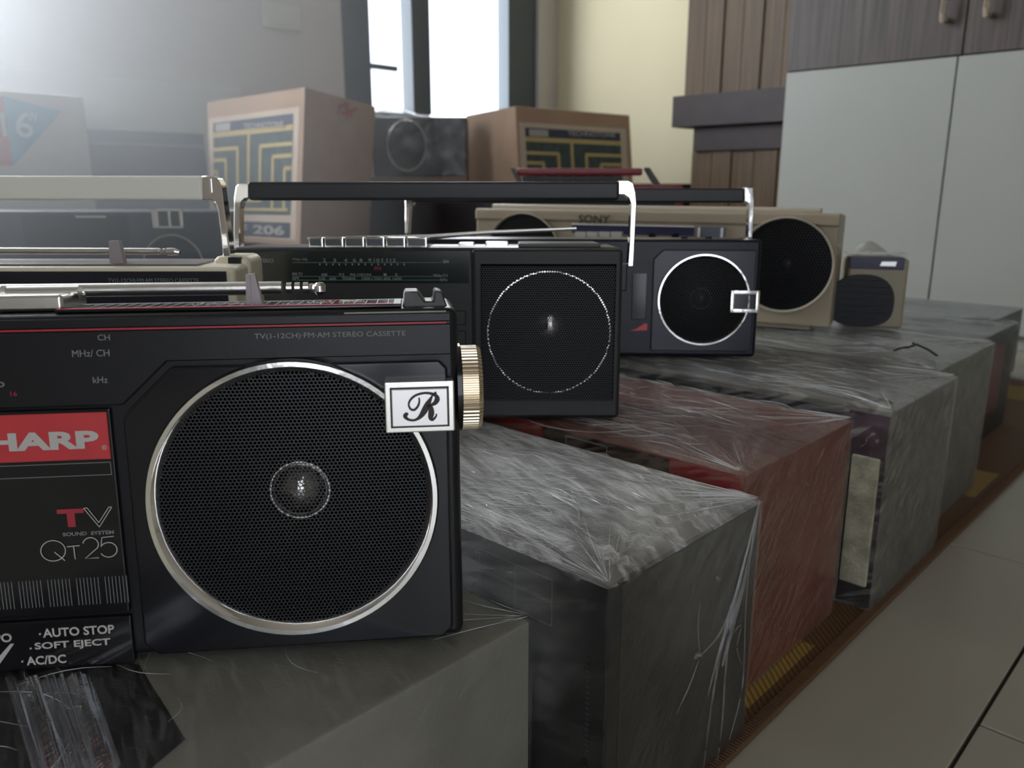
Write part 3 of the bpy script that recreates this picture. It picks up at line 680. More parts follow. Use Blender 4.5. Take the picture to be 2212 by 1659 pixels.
for Q in (circ(467, 817, 105, 87, 0, 360), [zp(478, 828), zp(568, 900)], [zp(583, 783), zp(692, 772)], [zp(640, 778), zp(655, 888)],
          circ(785, 765, 66, 60, 190, 385) + [zp(740, 882), zp(856, 876)], [zp(982, 693), zp(880, 705), zp(875, 775)] + circ(938, 808, 72, 62, -155, 150)):
    qt._add(stroke(Q, 0.00034, -0.0012))
qt.build('model_lettering', white_ink, cd1, smooth=0)
lp = MB().box(-0.292, -0.1500, -0.0008, 0.003, 0.0018, 0.0218, bev=0.0006).build('lower_panel', smoke, r1)
for s_, (xa, ya), (xb, yb) in (('AUTO STOP', (96, 1373), (248, 1348)), ('SOFT EJECT', (79, 1403), (240, 1377)), ('AC/DC', (61, 1433), (144, 1412)), ('•', (87, 1369), (91, 1365)), ('•', (67, 1400), (71, 1396)), ('•', (49, 1428), (53, 1424)), ('PO', (-8, 1385), (27, 1366))):
    p, q = P1.px(xa, ya), P1.px(xb, yb); zc = (p[1] + q[1]) / 2; hh = 0.0018 if len(s_) > 1 else 0.0004
    text('lettering', s_, p[0], q[0], zc - hh, zc + hh, -0.0010, white_ink, lp, bold=0.02)
sl = MB(); sl.prism([P1.px(25, 1388), P1.px(33, 1388), P1.px(2, 1432), P1.px(-14, 1432)], -0.0011, -0.0008); sl.build('printed_slash', white_ink, lp)
for s_, bb in (('CH', (213, 735, 238, 722)), ('MHz/ CH', (158, 770, 237, 755)), ('kHz', (203, 827, 233, 813)), ('TV(1-12CH)·FM·AM STEREO CASSETTE', (551, 734, 876, 716)), ('o', (-6, 836, 11, 824)), ('16', (25, 855, 38, 845))):
    p, q = P1.px(bb[0], bb[1]), P1.px(bb[2], bb[3]); zc = (P1.px(bb[0], (bb[1] + bb[3]) / 2)[1] + P1.px(bb[2], (bb[1] + bb[3]) / 2)[1]) / 2
    if s_.startswith('TV'): zc = 0.1299
    hh = abs(bb[1] - bb[3]) * 0.000083 if not s_.startswith('TV') else 0.00125
    text('lettering', s_, p[0], q[0], zc - hh, zc + hh, -0.0006, grey_ink if s_ != '16' else red_ink, r1)
# ribbed tuning knob on the right side
kb = MB(); prof = []
n = 240; b = bmesh.new(); cz, cy, R0 = 0.1048, 0.0185, 0.0176
rings = []
for (h_, sc) in ((0.0, 0.93), (0.0012, 1.0), (0.0075, 1.0), (0.0092, 0.94)):
    rings.append([b.verts.new((-0.0195 + h_, cy + R0 * sc * (1 - 0.028 * (1 if (i // 2) % 2 else 0) * (1 if 0.001 < h_ < 0.008 else 0.6)) * math.cos(2 * PI * i / n), cz + R0 * sc * (1 - 0.028 * (1 if (i // 2) % 2 else 0)) * math.sin(2 * PI * i / n))) for i in range(n)])
for A_, B_ in zip(rings[:-1], rings[1:]):
    for i in range(n): b.faces.new((A_[i], A_[(i + 1) % n], B_[(i + 1) % n], B_[i]))
b.faces.new(rings[0][::-1]); b.faces.new(rings[-1]); bmesh.ops.recalc_face_normals(b, faces=b.faces)
kb._add(b); kb.build('tuning_knob', gold_chrome, r1, smooth=20, label='ribbed champagne-coloured knob')
MB().cyl((-0.0205, cy, cz), 0.0185, 0.0018, 'x', 48).build('knob_collar', black_gloss, r1)
# top: glass plate, ticks, lever, antenna, keys
def top1(px, py, z=0.1400):                               # photo point on the radio's lid -> local x, y
    P = P1.O + P1.T * z; r = ray(px, py); k = P.dot(P1.T) / r.dot(P1.T); q = r * k - P; return (q.dot(P1.S), q.dot(P1.N))
ZT = 0.1397
a = top1(160, 668); b_ = top1(870, 662); c = top1(870, 640)
tp = MB().box(-0.168, -0.0415, 0.0045, 0.030, ZT, ZT + 0.0012, bev=0.0003, seg=1).build('dial_window', smoke, r1)
tk = MB()
for i in range(28): tk.box(-0.163 + i * 0.0043, -0.1627 + i * 0.0043, 0.0085, 0.029, ZT + 0.0012, ZT + 0.0014)
tk.box(-0.168, -0.044, 0.0285, 0.0289, ZT + 0.0012, ZT + 0.0014)
tk.box(-0.0445, -0.0418, 0.0055, 0.0300, ZT + 0.0012, ZT + 0.0014)
tk.build('tick_marks', white_ink, tp, smooth=0, kind='stuff')
MB().box(-0.168, -0.0445, 0.0055, 0.0078, ZT + 0.0012, ZT + 0.0014).build('red_stripe', mat('bright_red_ink', (0.60, 0.03, 0.07), 0.35), tp)
Mtop = Matrix.Translation((0, 0.016, ZT + 0.0015)) @ Matrix.Rotation(-PI / 2, 4, 'X')
for s_, x0_, x1_, y0_, y1_, m_ in (('SOUND  SYSTEM', -0.0785, -0.0560, -0.0015, 0.0012, white_ink), ('T', -0.0735, -0.0665, 0.003, 0.0085, red_label), ('V', -0.0665, -0.055, 0.003, 0.0085, white_ink), ('LW MW TV FM', -0.122, -0.103, -0.0015, 0.002, white_ink)):
    text('lettering', s_, x0_, x1_, y0_, y1_, 0.0, m_, tp, M=Matrix.Translation((0, 0.016, ZT + 0.0015)) @ Matrix.Rotation(-PI / 2, 4, 'X'))
MB().hexa([(-0.1015, 0.014, ZT), (-0.0950, 0.014, ZT), (-0.0950, 0.018, ZT), (-0.1015, 0.018, ZT)], [(-0.1010, 0.0145, 0.1525), (-0.0975, 0.0145, 0.1530), (-0.0975, 0.0175, 0.1530), (-0.1010, 0.0175, 0.1525)], bev=0.0004).box(-0.1000, -0.0992, 0.0138, 0.0146, ZT, 0.152).build('band_lever', lever_m, r1)
MB().tube([(-0.40, 0.047, 0.1462), (-0.0925, 0.047, 0.1452)], 0.0029, 14).build('antenna', chrome_soft, r1)
for x in (-0.0905, -0.0870, -0.0835): MB().cyl((x, 0.047, 0.1451), 0.0025, 0.0022, 'x', 16).build('antenna_joint', chrome, r1)
MB().lathe([(0, -0.0030), (0.0016, -0.0026), (0.0026, -0.0012), (0.0026, 0.0012), (0.0016, 0.0026), (0, 0.0030)], (-0.0765, 0.046, 0.1447), 'z', 20).box(-0.0815, -0.077, 0.0448, 0.0482, 0.1430, 0.1470, bev=0.0012).build('antenna_tip', chrome, r1)
for k in range(4):
    x1_ = -0.1655 - k * 0.0285
    MB().box(x1_ - 0.0265, x1_ - 0.0015, 0.010, 0.034, ZT, 0.1462, bev=0.0016, seg=3).tube([(x1_ - 0.0265, 0.024, 0.1462), (x1_ - 0.0003, 0.024, 0.1462)], 0.0026, 16).build('function_key', chrome_soft, r1)
MB().prism([(-0.0410, 0.139), (-0.0235, 0.139), (-0.0255, 0.1452), (-0.0285, 0.1458), (-0.0290, 0.1415), (-0.0325, 0.1415), (-0.0350, 0.1455), (-0.0405, 0.1455)], 0.008, 0.028, bev=0.0006).build('handle_mount', mat('worn_dark_plastic', (0.05, 0.048, 0.042), 0.4, noise_scale=200, noise_amt=0.3), r1)
MB().box(-0.0630, -0.0245, 0.0006, 0.0018, 0.1372, 0.1383).build('edge_trim', mat('trim_ivory', (0.30, 0.28, 0.22), 0.4), r1)

# ================================================================= RADIO 2 (cream, behind at left)
P2 = Pose(0, 0, 0.1445, 0, 0, d=0.44)
p = P2.px(505, 578); P2.rebase(p[0]); L2 = lambda x, y, dy=0.0: P2.px(x, y, dy)
r2 = thing('radio', 'cream radio cassette with raised cream grip, left behind the front black radio', 'radio', P2.loc, P2.rot)
H2 = L2(300, 577)[1]
MB().box(-0.37, 0.0, 0.0, 0.047, 0.0, H2, bev=0.003, seg=3).build('body', cream, r2)
MB().box(-0.365, L2(490, 600)[0], -0.0008, 0.002, 0.006, L2(300, 586)[1], bev=0.0004).build('front_panel', mat('violet_black_plastic', (0.022, 0.021, 0.030), 0.35), r2)
a, c = L2(236, 613), L2(430, 601)
text('lettering', 'TV(1-12CH)·FM·AM STEREO CASSETTE', a[0], c[0], a[1], c[1], -0.0009, grey_ink, r2)
MB().box(-0.020, 0.0015, 0.022, 0.049, H2 - 0.03, H2 + 0.004, bev=0.0045, seg=3).build('rear_shoulder', cream, r2)
MB().box(-0.36, -0.022, 0.006, 0.040, H2 - 0.001, H2 + 0.0010).build('dial_window', mat('dusty_brown_plastic', (0.17, 0.14, 0.13), 0.3), r2)
g = 0.030
zt, zb = L2(300, 380, g)[1], L2(300, 432, g)[1]
MB().box(-0.40, L2(442, 400, g)[0], g - 0.005, g + 0.006, zb, zt, bev=0.0016, seg=3).build('handle_grip', mat('ivory_grip', (0.84, 0.82, 0.74), 0.4, bump=0.05, bump_scale=500, stretch=(1, 1, 12)), r2)
pol = [(440, 380), (462, 380), (476, 386), (483, 400), (488, 440), (496, 500), (504, 562), (487, 562), (481, 500), (475, 450), (469, 437), (460, 432), (440, 432)]
MB().prism([L2(x, y, g) for x, y in pol][::-1], g - 0.004, g + 0.005, bev=0.0007).build('handle_arm', chrome, r2)
MB().prism([L2(x, y, g - 0.004) for x, y in [(452, 385), (456, 386), (458, 416), (454, 418)]][::-1], g - 0.0048, g - 0.0038).build('arm_groove', chrome_soft, r2)
MB().box(-0.010, -0.003, 0.020, 0.036, H2 - 0.002, H2 + 0.0035, bev=0.0006).build('hinge_block', black, r2)
MB().tube([(-0.36, 0.034, H2 + 0.0065), (L2(345, 545, 0.034)[0], 0.034, H2 + 0.0058)], 0.0019, 12).build('antenna', chrome_soft, r2)
for px in (343, 353): MB().cyl((L2(px, 545, 0.034)[0], 0.034, H2 + 0.0058), 0.0017, 0.0014, 'x', 12).build('antenna_joint', chrome, r2)
MB().tube([(L2(362, 545, 0.034)[0], 0.034, H2 + 0.0056), (L2(376, 545, 0.034)[0], 0.034, H2 + 0.0056), (L2(388, 545, 0.034)[0], 0.034, H2 + 0.005)], [0.0022, 0.0022, 0.0012], 12).build('antenna_tip', chrome, r2)
a, c = L2(241, 562, 0.015), L2(267, 520, 0.015)
MB().hexa([(a[0], 0.012, H2), (c[0], 0.012, H2), (c[0], 0.017, H2), (a[0], 0.017, H2)], [(a[0] + .0006, 0.0125, c[1]), (c[0] - .0015, 0.0125, c[1] + .0004), (c[0] - .0015, 0.0165, c[1]), (a[0] + .0006, 0.0165, c[1])], bev=0.0004).build('band_lever', lever_m, r2)

# ================================================================= RADIO 3 (black with long raised handle, centre)
P3 = Pose(1330, 903, 0.1500, 0, 2); L3 = P3.px
r3 = thing('radio', 'matt black radio cassette with full-face mesh and long raised black handle, centre', 'radio', P3.loc, P3.rot)
x0, x1, zt = L3(505, 700)[0], L3(1343, 700)[0], L3(1200, 534)[1]
body3 = MB().box(x0, x1, 0.0, 0.060, 0.0, zt, bev=0.0045, seg=3).build('body', black_matte, r3)
xa = L3(1020, 700)[0]
# raised speaker surround
hous3 = MB().box(xa, x1 - 0.0006, -0.0035, 0.004, 0.0006, zt - 0.001, bev=0.0028, seg=3).build('speaker_housing', black_matte, r3)
ga, gb = L3(1043, 860), L3(1328, 572)
MB().box(ga[0] - 0.0007, gb[0] + 0.0007, -0.0038, -0.0030, ga[1] - 0.0007, gb[1] + 0.0007, bev=0.0003, seg=1).build('grille_bed', cone_m, r3)
hex_grille('speaker_grille', lambda x, z: True, ga[0], gb[0], ga[1], gb[1], -0.0068, 0.0016, grille_dk, r3, 0.70)
cc = L3(1185, 717); rr = (L3(1317, 717)[0] - L3(1053, 717)[0]) / 2
MB().lathe([(rr, 0), (rr, -0.0012), (rr - 0.0008, -0.0012), (rr - 0.0008, 0)], (cc[0], -0.0040, cc[1]), 'y', 96, closed=True).build('speaker_ring', chrome, r3, label='thin chrome ring behind the mesh')
k_ = L3(1187, 702)
MB().lathe([(0.0095, 0), (0.0080, -0.0012), (0.0055, -0.0022), (0.0022, -0.0029), (0, -0.0030)], (k_[0], -0.0040, k_[1]), 'y', 32).build('dust_cap', mat('dust_cap_dim', (0.22, 0.21, 0.21), 0.12, metal=1.0, bump=0.5, bump_scale=150), r3, smooth=80)
level(body3, P3.lam)
# dial scales
dl = MB()
for y_ in (567, 597, 605): dl.box(L3(632, y_)[0], L3(955, y_)[0], -0.0004, -0.0001, L3(700, y_)[1] - 0.00015, L3(700, y_)[1] + 0.00015)
dl.build('scale_lines', green_ink, r3, smooth=0)
dk = MB().box(L3(560, 540)[0], xa - 0.001, -0.0002, 0.002, L3(600, 612)[1], L3(600, 542)[1], bev=0.0004).build('dial_panel', mat('dial_green_black', (0.010, 0.014, 0.013), 0.2), r3)
mk = MB()
for i in range(14): mk.box(L3(690 + i * 14, 572)[0], L3(692.5 + i * 14, 572)[0], -0.0004, -0.0001, L3(700, 573)[1], L3(700, 569)[1])
mk.build('tick_marks', grey_ink, r3, smooth=0)
for s_, xs, y_, hgt, m_ in (('2', 701, 562, 7, grey_ink), ('3', 723, 562, 7, grey_ink), ('4', 747, 562, 7, grey_ink), ('6', 766, 562, 7, grey_ink), ('8', 780, 562, 7, grey_ink), ('9', 799, 562, 7, grey_ink), ('10', 814, 562, 7, grey_ink), ('11', 831, 562, 7, grey_ink), ('12', 849, 562, 7, grey_ink),
                            ('FM', 816, 580, 7, red_ink), ('88', 701, 593, 5, grey_ink), ('92', 738, 593, 5, grey_ink), ('96', 762, 593, 5, grey_ink), ('100', 779, 593, 5, grey_ink), ('104', 795, 593, 5, grey_ink), ('1', 832, 593, 5, grey_ink), ('2', 856, 593, 5, grey_ink),
                            ('530', 696, 602, 6, grey_ink), ('600', 719, 602, 6, grey_ink), ('700', 746, 602, 6, grey_ink), ('800', 761, 602, 6, grey_ink), ('1000', 791, 602, 6, grey_ink), ('1200', 813, 602, 6, grey_ink), ('1400', 834, 602, 6, grey_ink), ('1600', 858, 602, 6, grey_ink),
                            ('CH', 963, 565, 6, white_ink), ('MHz·CH', 952, 595, 6, grey_ink), ('kHz', 959, 604, 6, grey_ink), ('TV(1-12)', 648, 561, 6, grey_ink), ('FM·TV', 643, 592, 6, grey_ink), ('AM', 638, 601, 6, grey_ink), ('STEREO', 575, 563, 8, grey_ink)):
    wd = {'FM': 13, 'CH': 11, 'MHz·CH': 30, 'kHz': 15, 'TV(1-12)': 32, 'FM·TV': 22, 'AM': 13, 'STEREO': 32}.get(s_, 6 * len(s_) if len(s_) < 3 else 4.6 * len(s_))
    a, c = L3(xs - wd / 2, y_ + hgt / 2), L3(xs + wd / 2, y_ - hgt / 2)
    text('lettering', s_, a[0], c[0], a[1], c[1], -0.0004, m_, r3)
rc = MB()
for i in range(5): rc.box(x0 + 0.01, xa - 0.004, -0.0012, 0.001, 0.010 + i * 0.013, 0.0195 + i * 0.013, bev=0.0005, seg=1)
rc.build('lower_ribs', black_matte, r3)
# keys along the top front edge
ke = [665, 699, 743, 788, 832, 877, 924]
for a_, c_ in zip(ke[:-1], ke[1:]):
    A, B = L3(a_ + 1.5, 535, 0.004), L3(c_ - 1.5, 512, 0.004)
    kx = MB().box(A[0], B[0], 0.004, 0.020, zt - 0.003, B[1], bev=0.0009, seg=2).build('function_key', chrome, r3)
    MB().box(A[0] + 0.0012, B[0] - 0.0012, 0.0034, 0.0046, A[1] + 0.0012, B[1] - 0.0012).build('key_inlay', mat('key_inlay_grey', (0.10, 0.11, 0.12), 0.25), kx)
for a_, c_, y_ in ((990, 1024, 524), (1048, 1098, 522)):
    A, B = L3(a_, 536, 0.006), L3(c_, y_, 0.006)
    MB().box(A[0], B[0], 0.006, 0.020, zt - 0.002, B[1], bev=0.0009).build('slide_switch', chrome_soft, r3)
MB().box(L3(930, 530)[0], L3(1120, 530)[0], 0.003, 0.03, zt - 0.001, zt + 0.0008).build('top_plate', chrome_soft, r3)
MB().box(L3(1120, 530)[0], L3(1300, 530)[0], 0.006, 0.05, zt - 0.001, zt + 0.0022, bev=0.001).build('top_housing', mat('warm_black_plastic', (0.03, 0.026, 0.022), 0.4), r3)
A, B, Cc = L3(925, 512, 0.045), L3(1060, 502, 0.045), L3(1245, 494, 0.045)
MB().tube([(L3(665, 514, .045)[0], 0.045, A[1] - 0.002), (A[0], 0.045, A[1]), (B[0], 0.045, B[1]), (Cc[0], 0.045, Cc[1])], [0.0019, 0.0018, 0.0015, 0.0012], 10).build('antenna', chrome_soft, r3)
# handle
g = 0.030
zt_, zb_ = L3(900, 394, g)[1], L3(900, 433, g)[1]
MB().box(L3(540, 410, g)[0], L3(1336, 410, g)[0], g - 0.006, g + 0.006, zb_, L3(900, 393, g)[1], bev=0.0022, seg=3).build('handle_grip', mat('grip_black', (0.016, 0.017, 0.021), 0.45), r3)
pol = [(1334, 390), (1356, 390), (1366, 396), (1371, 416), (1373, 440), (1369, 520), (1366, 575), (1354, 575), (1358, 520), (1361, 440), (1356, 428), (1346, 421), (1334, 421)]
MB().prism([L3(x, y, g) for x, y in pol][::-1], g - 0.0045, g + 0.0045, bev=0.0006).build('handle_arm', chrome, r3)
pol = [(542, 397), (521, 397), (514, 403), (510, 430), (509, 500), (511, 548), (523, 548), (523, 500), (523, 450), (527, 436), (533, 430), (542, 428)]
MB().prism([L3(x, y, g) for x, y in pol], g - 0.0045, g + 0.0045, bev=0.0006).build('handle_arm', chrome, r3)
MB().box(x1 - 0.001, x1 + 0.006, g - 0.007, g + 0.007, zt - 0.030, zt - 0.012, bev=0.001).build('hinge_block', black, r3)

# ================================================================= RADIO 4 (blue-black with chrome ring)
P4 = Pose(1600, 772, 0.1545, -3, 2); L4 = P4.px
r4 = thing('radio', 'glossy blue-black radio with chrome speaker ring and empty square chrome badge', 'radio', P4.loc, P4.rot)
x0, x1, zt = L4(878, 600)[0], L4(1640, 640)[0], L4(1500, 517)[1]
body4 = MB().box(x0, x1, 0.0, 0.062, 0.0, zt, bev=0.0035, seg=3).build('body', navy_black, r4)
a, c = L4(1404, 757), L4(1634, 540)
sur4 = MB().prism([(a[0], a[1]), (c[0] - .002, a[1]), (c[0], a[1] + .002), (c[0], c[1]), (a[0] + .008, c[1]), (a[0], c[1] - .008)], -0.002, 0.002, bev=0.0008).build('speaker_surround', mat('navy_gloss', (0.008, 0.009, 0.022), 0.22, spec=0.4), r4)
cc = L4(1518, 647); ro = (L4(1618, 647)[0] - L4(1419, 647)[0]) / 2
speaker(r4, cc[0], cc[1], -0.002, ro, ro - 0.0030, 0.0022, chrome, gm=grille_dk, cap=0.009, prot=0.0035, capm=cap_dk, cut=(body4, sur4))
a, c = L4(1577, 675, -0.007), L4(1642, 628, -0.007)
bf = MB(); t_ = 0.0030
for q in ((a[0], c[0], a[1], a[1] + t_), (a[0], c[0], c[1] - t_, c[1]), (a[0], a[0] + t_, a[1], c[1]), (c[0] - t_, c[0], a[1], c[1])): bf.box(q[0], q[1], -0.0075, -0.002, q[2], q[3], bev=0.0004)
bo = bf.build('badge_frame', chrome, r4); MB().box(a[0] + .002, c[0] - .002, -0.0055, -0.002, a[1] + .002, c[1] - .002).build('badge_face', black_gloss, bo)
MB().prism([L4(1362, 714), L4(1372, 711), L4(1393, 698), L4(1398, 700), L4(1397, 713)], -0.001, 0.001).build('red_mark', red_label, r4)
MB().box(L4(1366, 600)[0], L4(1398, 600)[0], -0.001, 0.002, L4(1380, 690)[1], L4(1380, 590)[1], bev=0.0006).build('cassette_door', smoke, r4)
level(body4, P4.lam)
g = 0.030
MB().box(L4(890, 420, g)[0], L4(1606, 420, g)[0], g - 0.006, g + 0.006, L4(1500, 438, g)[1], L4(1500, 407, g)[1], bev=0.002, seg=3).build('handle_grip', MATS['grip_black'], r4)
pol = [(1605, 405), (1624, 405), (1626, 440), (1622, 514), (1613, 514), (1615, 440), (1605, 434)]
MB().prism([L4(x, y, g) for x, y in pol][::-1], g - 0.005, g + 0.005, bev=0.0006).build('handle_arm', chrome, r4)
pol = [(896, 430), (877, 430), (877, 505), (885, 505), (889, 445), (896, 442)]
MB().prism([L4(x, y, g) for x, y in pol], g - 0.005, g + 0.005, bev=0.0006).build('handle_arm', chrome, r4)
for px in (1478, 1530): MB().cyl((L4(px, 515, .02)[0], 0.02, zt - 0.001), 0.003, 0.003, 'z', 16).build('top_button', black, r4)

# ================================================================= RADIO 5 (champagne)
P5 = Pose(1700, 711, 0.1545, -26, 2); L5 = P5.px
r5 = thing('radio', 'long champagne radio cassette with two big black speakers, behind the blue-black radio', 'radio', P5.loc, P5.rot)
x1 = L5(1803, 600)[0]; x0 = L5(1028, 500)[0]; zt = L5(1800, 462)[1]
body5 = MB().box(x0, x1, 0.0, 0.07, 0.004, zt, bev=0.003, seg=3).build('body', champagne, r5)
MB().box(x0 + .02, x1 - .02, 0.006, 0.064, 0.0, 0.005).build('base_plinth', sandy, r5)
zs = L5(1800, 490)[1]
fas5 = MB().box(x0, x1 + 0.0005, -0.003, 0.03, zs, zt + 0.0006, bev=0.0025, seg=3).build('top_fascia', champagne, r5)
MB().box(x0 + 0.015, x1 - 0.02, 0.012, 0.030, zt, zt + 0.006, bev=0.002).build('folded_handle', mat('pale_champagne', (0.50, 0.45, 0.36), 0.35), r5)
cc = L5(1695, 572); ro = (L5(1695, 675)[1] - L5(1695, 469)[1]) / -2
c2 = L5(1132, 560)
for q in (cc, (c2[0], cc[1])):
    speaker(r5, q[0], q[1], -0.0035, ro, ro - 0.0022, 0.0030, MATS['pale_champagne'], gm=grille_dk, cap=0.0095, prot=0.004, deep=0.02, capm=cap_dk, cut=(body5, fas5))
for o in r5.children:
    if o.name.startswith(('body', 'base_plinth')): level(o, P5.lam)
a, c = L5(1250, 481, -0.004), L5(1318, 465, -0.004)
text('lettering', 'SONY', a[0], c[0], a[1], c[1], -0.0042, mat('brown_ink', (0.045, 0.03, 0.02), 0.5), r5, bold=0.015)
a, c = L5(1236, 503), L5(1500, 491)
MB().box(a[0], c[0], -0.0012, 0.002, a[1], c[1]).build('dial_window', navy, r5)
MB().box(a[0], c[0], -0.0024, 0.002, c[1], c[1] + 0.0012).build('dial_trim', silver, r5)
for i in range(4):
    A, B = L5(1244 + i * 26, 512, -.002), L5(1268 + i * 26, 501, -.002)
    MB().box(A[0], B[0], -0.006, 0.002, A[1], B[1], bev=0.0005).build('function_key', mat('key_ivory', (0.45, 0.43, 0.38), 0.35), r5)
for px in (1410, 1460): MB().lathe([(0, -0.004), (0.0035, -0.004), (0.004, 0)], (L5(px, 511)[0], -0.0008, L5(px, 511)[1]), 'y', 16).build('round_knob', black_gloss, r5)
A, B = L5(1507, 514, -.003), L5(1567, 490, -.003)
kn = MB().box(A[0], B[0], -0.008, 0.0, A[1], B[1], bev=0.001).build('tuning_block', mat('blue_grey_plastic', (0.16, 0.18, 0.22), 0.3, metal=0.4), r5)
for u0 in (A[0] + .001, B[0] - .0035): MB().box(u0, u0 + .0025, -0.0088, -0.007, A[1] + .001, B[1] - .001).build('bright_edge', silver, kn)

# ================================================================= RADIO 6 (small sand coloured, film wrapped)
P6 = Pose(1850, 708, 0.1545, -16, 0); P6.rebase(0); L6 = P6.px
r6 = thing('radio', 'small sand-coloured film-wrapped radio with navy stripe, right of the champagne radio', 'radio', P6.loc, P6.rot)
x0, x1, zt = L6(1795, 640)[0], L6(1957, 640)[0], L6(1900, 558)[1]
x0 += 0.014
MB().box(x0, x1, 0.0, 0.055, 0.0, zt, bev=0.004, seg=3).build('body', sandy, r6)
MB().box(x0 + .001, L6(1954, 570)[0], -0.001, 0.03, L6(1900, 582)[1], zt + 0.0005, bev=0.0008).build('navy_stripe', navy, r6)
MB().prism([L6(1900, 574), L6(1905, 565), L6(1937, 565), L6(1934, 575)], -0.0015, -0.0008).build('white_label', silver, r6)
cc = L6(1860, 650); rx = (L6(1930, 650)[0] - L6(1788, 650)[0]) / 2; rz = (L6(1860, 592)[1] - L6(1860, 706)[1]) / 2
pts = [(cc[0] + rx * math.copysign(abs(math.cos(t)) ** 0.8, math.cos(t)), cc[1] + (rz if math.sin(t) > 0 else rz * 0.98) * math.copysign(abs(math.sin(t)) ** (0.95 if math.sin(t) > 0 else 0.6), math.sin(t))) for t in [2 * PI * k / 48 for k in range(48)]]
MB().prism(pts, -0.0015, 0.001, bev=0.0006).build('speaker_panel', mat('dark_speaker_cloth', (0.010, 0.011, 0.016), 0.4, spec=0.3), r6)
lv = MB()
for i in range(7):
    z_ = cc[1] - rz * 0.8 + i * rz * 0.24; hw = rx * math.sqrt(max(0.05, 1 - ((z_ - cc[1]) / rz) ** 2)) * 0.9
    lv.box(cc[0] - hw, cc[0] + hw, -0.0028, -0.0014, z_, z_ + rz * 0.14, bev=0.0003, seg=1)
lv.build('speaker_louvres', MATS['dark_speaker_cloth'], r6)
fm = MB(); b = bmesh.new(); ny, nx = 14, 26; G = []
for i in range(nx + 1):
    for j in range(ny + 1):
        fx, fy = i / nx, j / ny
        X = x0 + (x1 - x0 + 0.006) * fx - 0.002; Y = -0.004 + 0.062 * fy
        bumpz = 0.013 * math.exp(-((fx - 0.38) / 0.22) ** 2) * math.sin(PI * fy) ** 0.6 + noise.noise(Vector((fx * 6, fy * 5, 1))) * 0.004 * math.sin(PI * fy)
        G.append(b.verts.new((X, Y, zt + 0.002 + max(0, bumpz))))
for i in range(nx):
    for j in range(ny): a_ = i * (ny + 1) + j; b.faces.new((G[a_], G[a_ + ny + 1], G[a_ + ny + 2], G[a_ + 1]))
fm._add(b); film_loose = film_mat('film_loose', 0.45, 3.3, grain=(20, 20, 20))
fm.build('stretch_film', film_loose, r6, smooth=60)

# ================================================================= radio with red handle behind the champagne one
P8 = Pose(0, 0, 0.152, 0, 0, d=1.13); L8 = P8.px
cv = P8.px(1290, 500); P8.rebase(cv[0])
r8 = thing('radio', 'radio with raised dark red handle showing above the champagne radio', 'radio', P8.loc, P8.rot)
red_pl = mat('dark_red_plastic', (0.20, 0.010, 0.022), 0.35)
xa, xb = L8(1085, 420)[0], L8(1477, 420)[0]; zt = L8(1290, 400)[1]
MB().box(xa, xb, 0, 0.08, 0, zt, bev=0.004).build('body', red_pl, r8)
MB().box(xa + .01, xb - .012, -0.002, 0.004, 0.02, zt - 0.012, bev=0.001).build('front_panel', black, r8)
MB().box(L8(1118, 370)[0], L8(1396, 370)[0], 0.03, 0.045, L8(1200, 379)[1], L8(1200, 362)[1], bev=0.003).build('handle_grip', red_pl, r8)
tb = MB(); tb.box(L8(1130, 390)[0], L8(1350, 390)[0], 0.032, 0.043, L8(1200, 392)[1], L8(1200, 380)[1], bev=0.001)
tb.build('handle_underside', mat('toothed_black', (0.03, 0.028, 0.03), 0.5), r8)
for P_ in ([(1102, 363), (1112, 363), (1132, 400), (1120, 400)], [(1392, 362), (1404, 362), (1430, 402), (1414, 402)]):
    MB().prism([L8(x, y, .03) for x, y in P_][::-1], 0.030, 0.044, bev=0.0008).build('handle_arm', mat('dark_grey_green', (0.045, 0.05, 0.045), 0.4), r8)
wrapped_box('wrapped box hidden behind the champagne radio, carrying the red-handled radio', -1.12, -0.69, 0.56, 1.15, 0.1515, card_dark, None, 1)

# ================================================================= RADIO 7 (dark, left background) and its support
P7 = Pose(0, 0, 0.156, 0, 0, d=1.02); L7 = P7.px
cv = P7.px(300, 500); P7.rebase(cv[0])
r7 = thing('radio', 'dark radio in a row behind the cream radio, square chrome frame above a speaker arc', 'radio', P7.loc, P7.rot)
xa, xb, zt = L7(-160, 500)[0], L7(478, 500)[0], L7(300, 455)[1]
slate = mat('slate_plastic', (0.035, 0.042, 0.050), 0.35)
MB().box(xa, xb, 0, 0.075, 0, zt, bev=0.004, seg=3).build('body', slate, r7)
a, c = L7(333, 493), L7(395, 452)
bf = MB(); t_ = 0.004
for q in ((a[0], c[0], a[1], a[1] + .0025), (a[0], c[0], c[1] - .0025, c[1]), (a[0], a[0] + .0075, a[1], c[1]), (c[0] - .004, c[0], a[1], c[1]), (a[0] + .020, a[0] + .0225, a[1], c[1])): bf.box(q[0], q[1], -0.004, 0.001, q[2], q[3], bev=0.0005)
bf.build('square_frame', chrome_soft, r7)
cc = L7(378, 572); ro = L7(378, 506)[1] - cc[1]
speaker(r7, cc[0], cc[1], -0.001, ro, ro - 0.0025, 0.0030, chrome_soft, gm=grille_dk, cap=0.009, prot=0.003)
MB().box(L7(50, 500)[0], L7(280, 500)[0], -0.001, 0.002, 0.01, zt - 0.006, bev=0.001).build('cassette_door', smoke, r7)
MB().box(L7(165, 470)[0], L7(230, 470)[0], -0.002, 0.002, L7(190, 470)[1], L7(190, 466)[1]).build('trim_bar', chrome_soft, r7)
wrapped_box('wrapped box hidden behind the cream radio, carrying the dark radio', -1.50, -0.76, 0.02, 0.52, 0.1555, card_dark, None, 1)

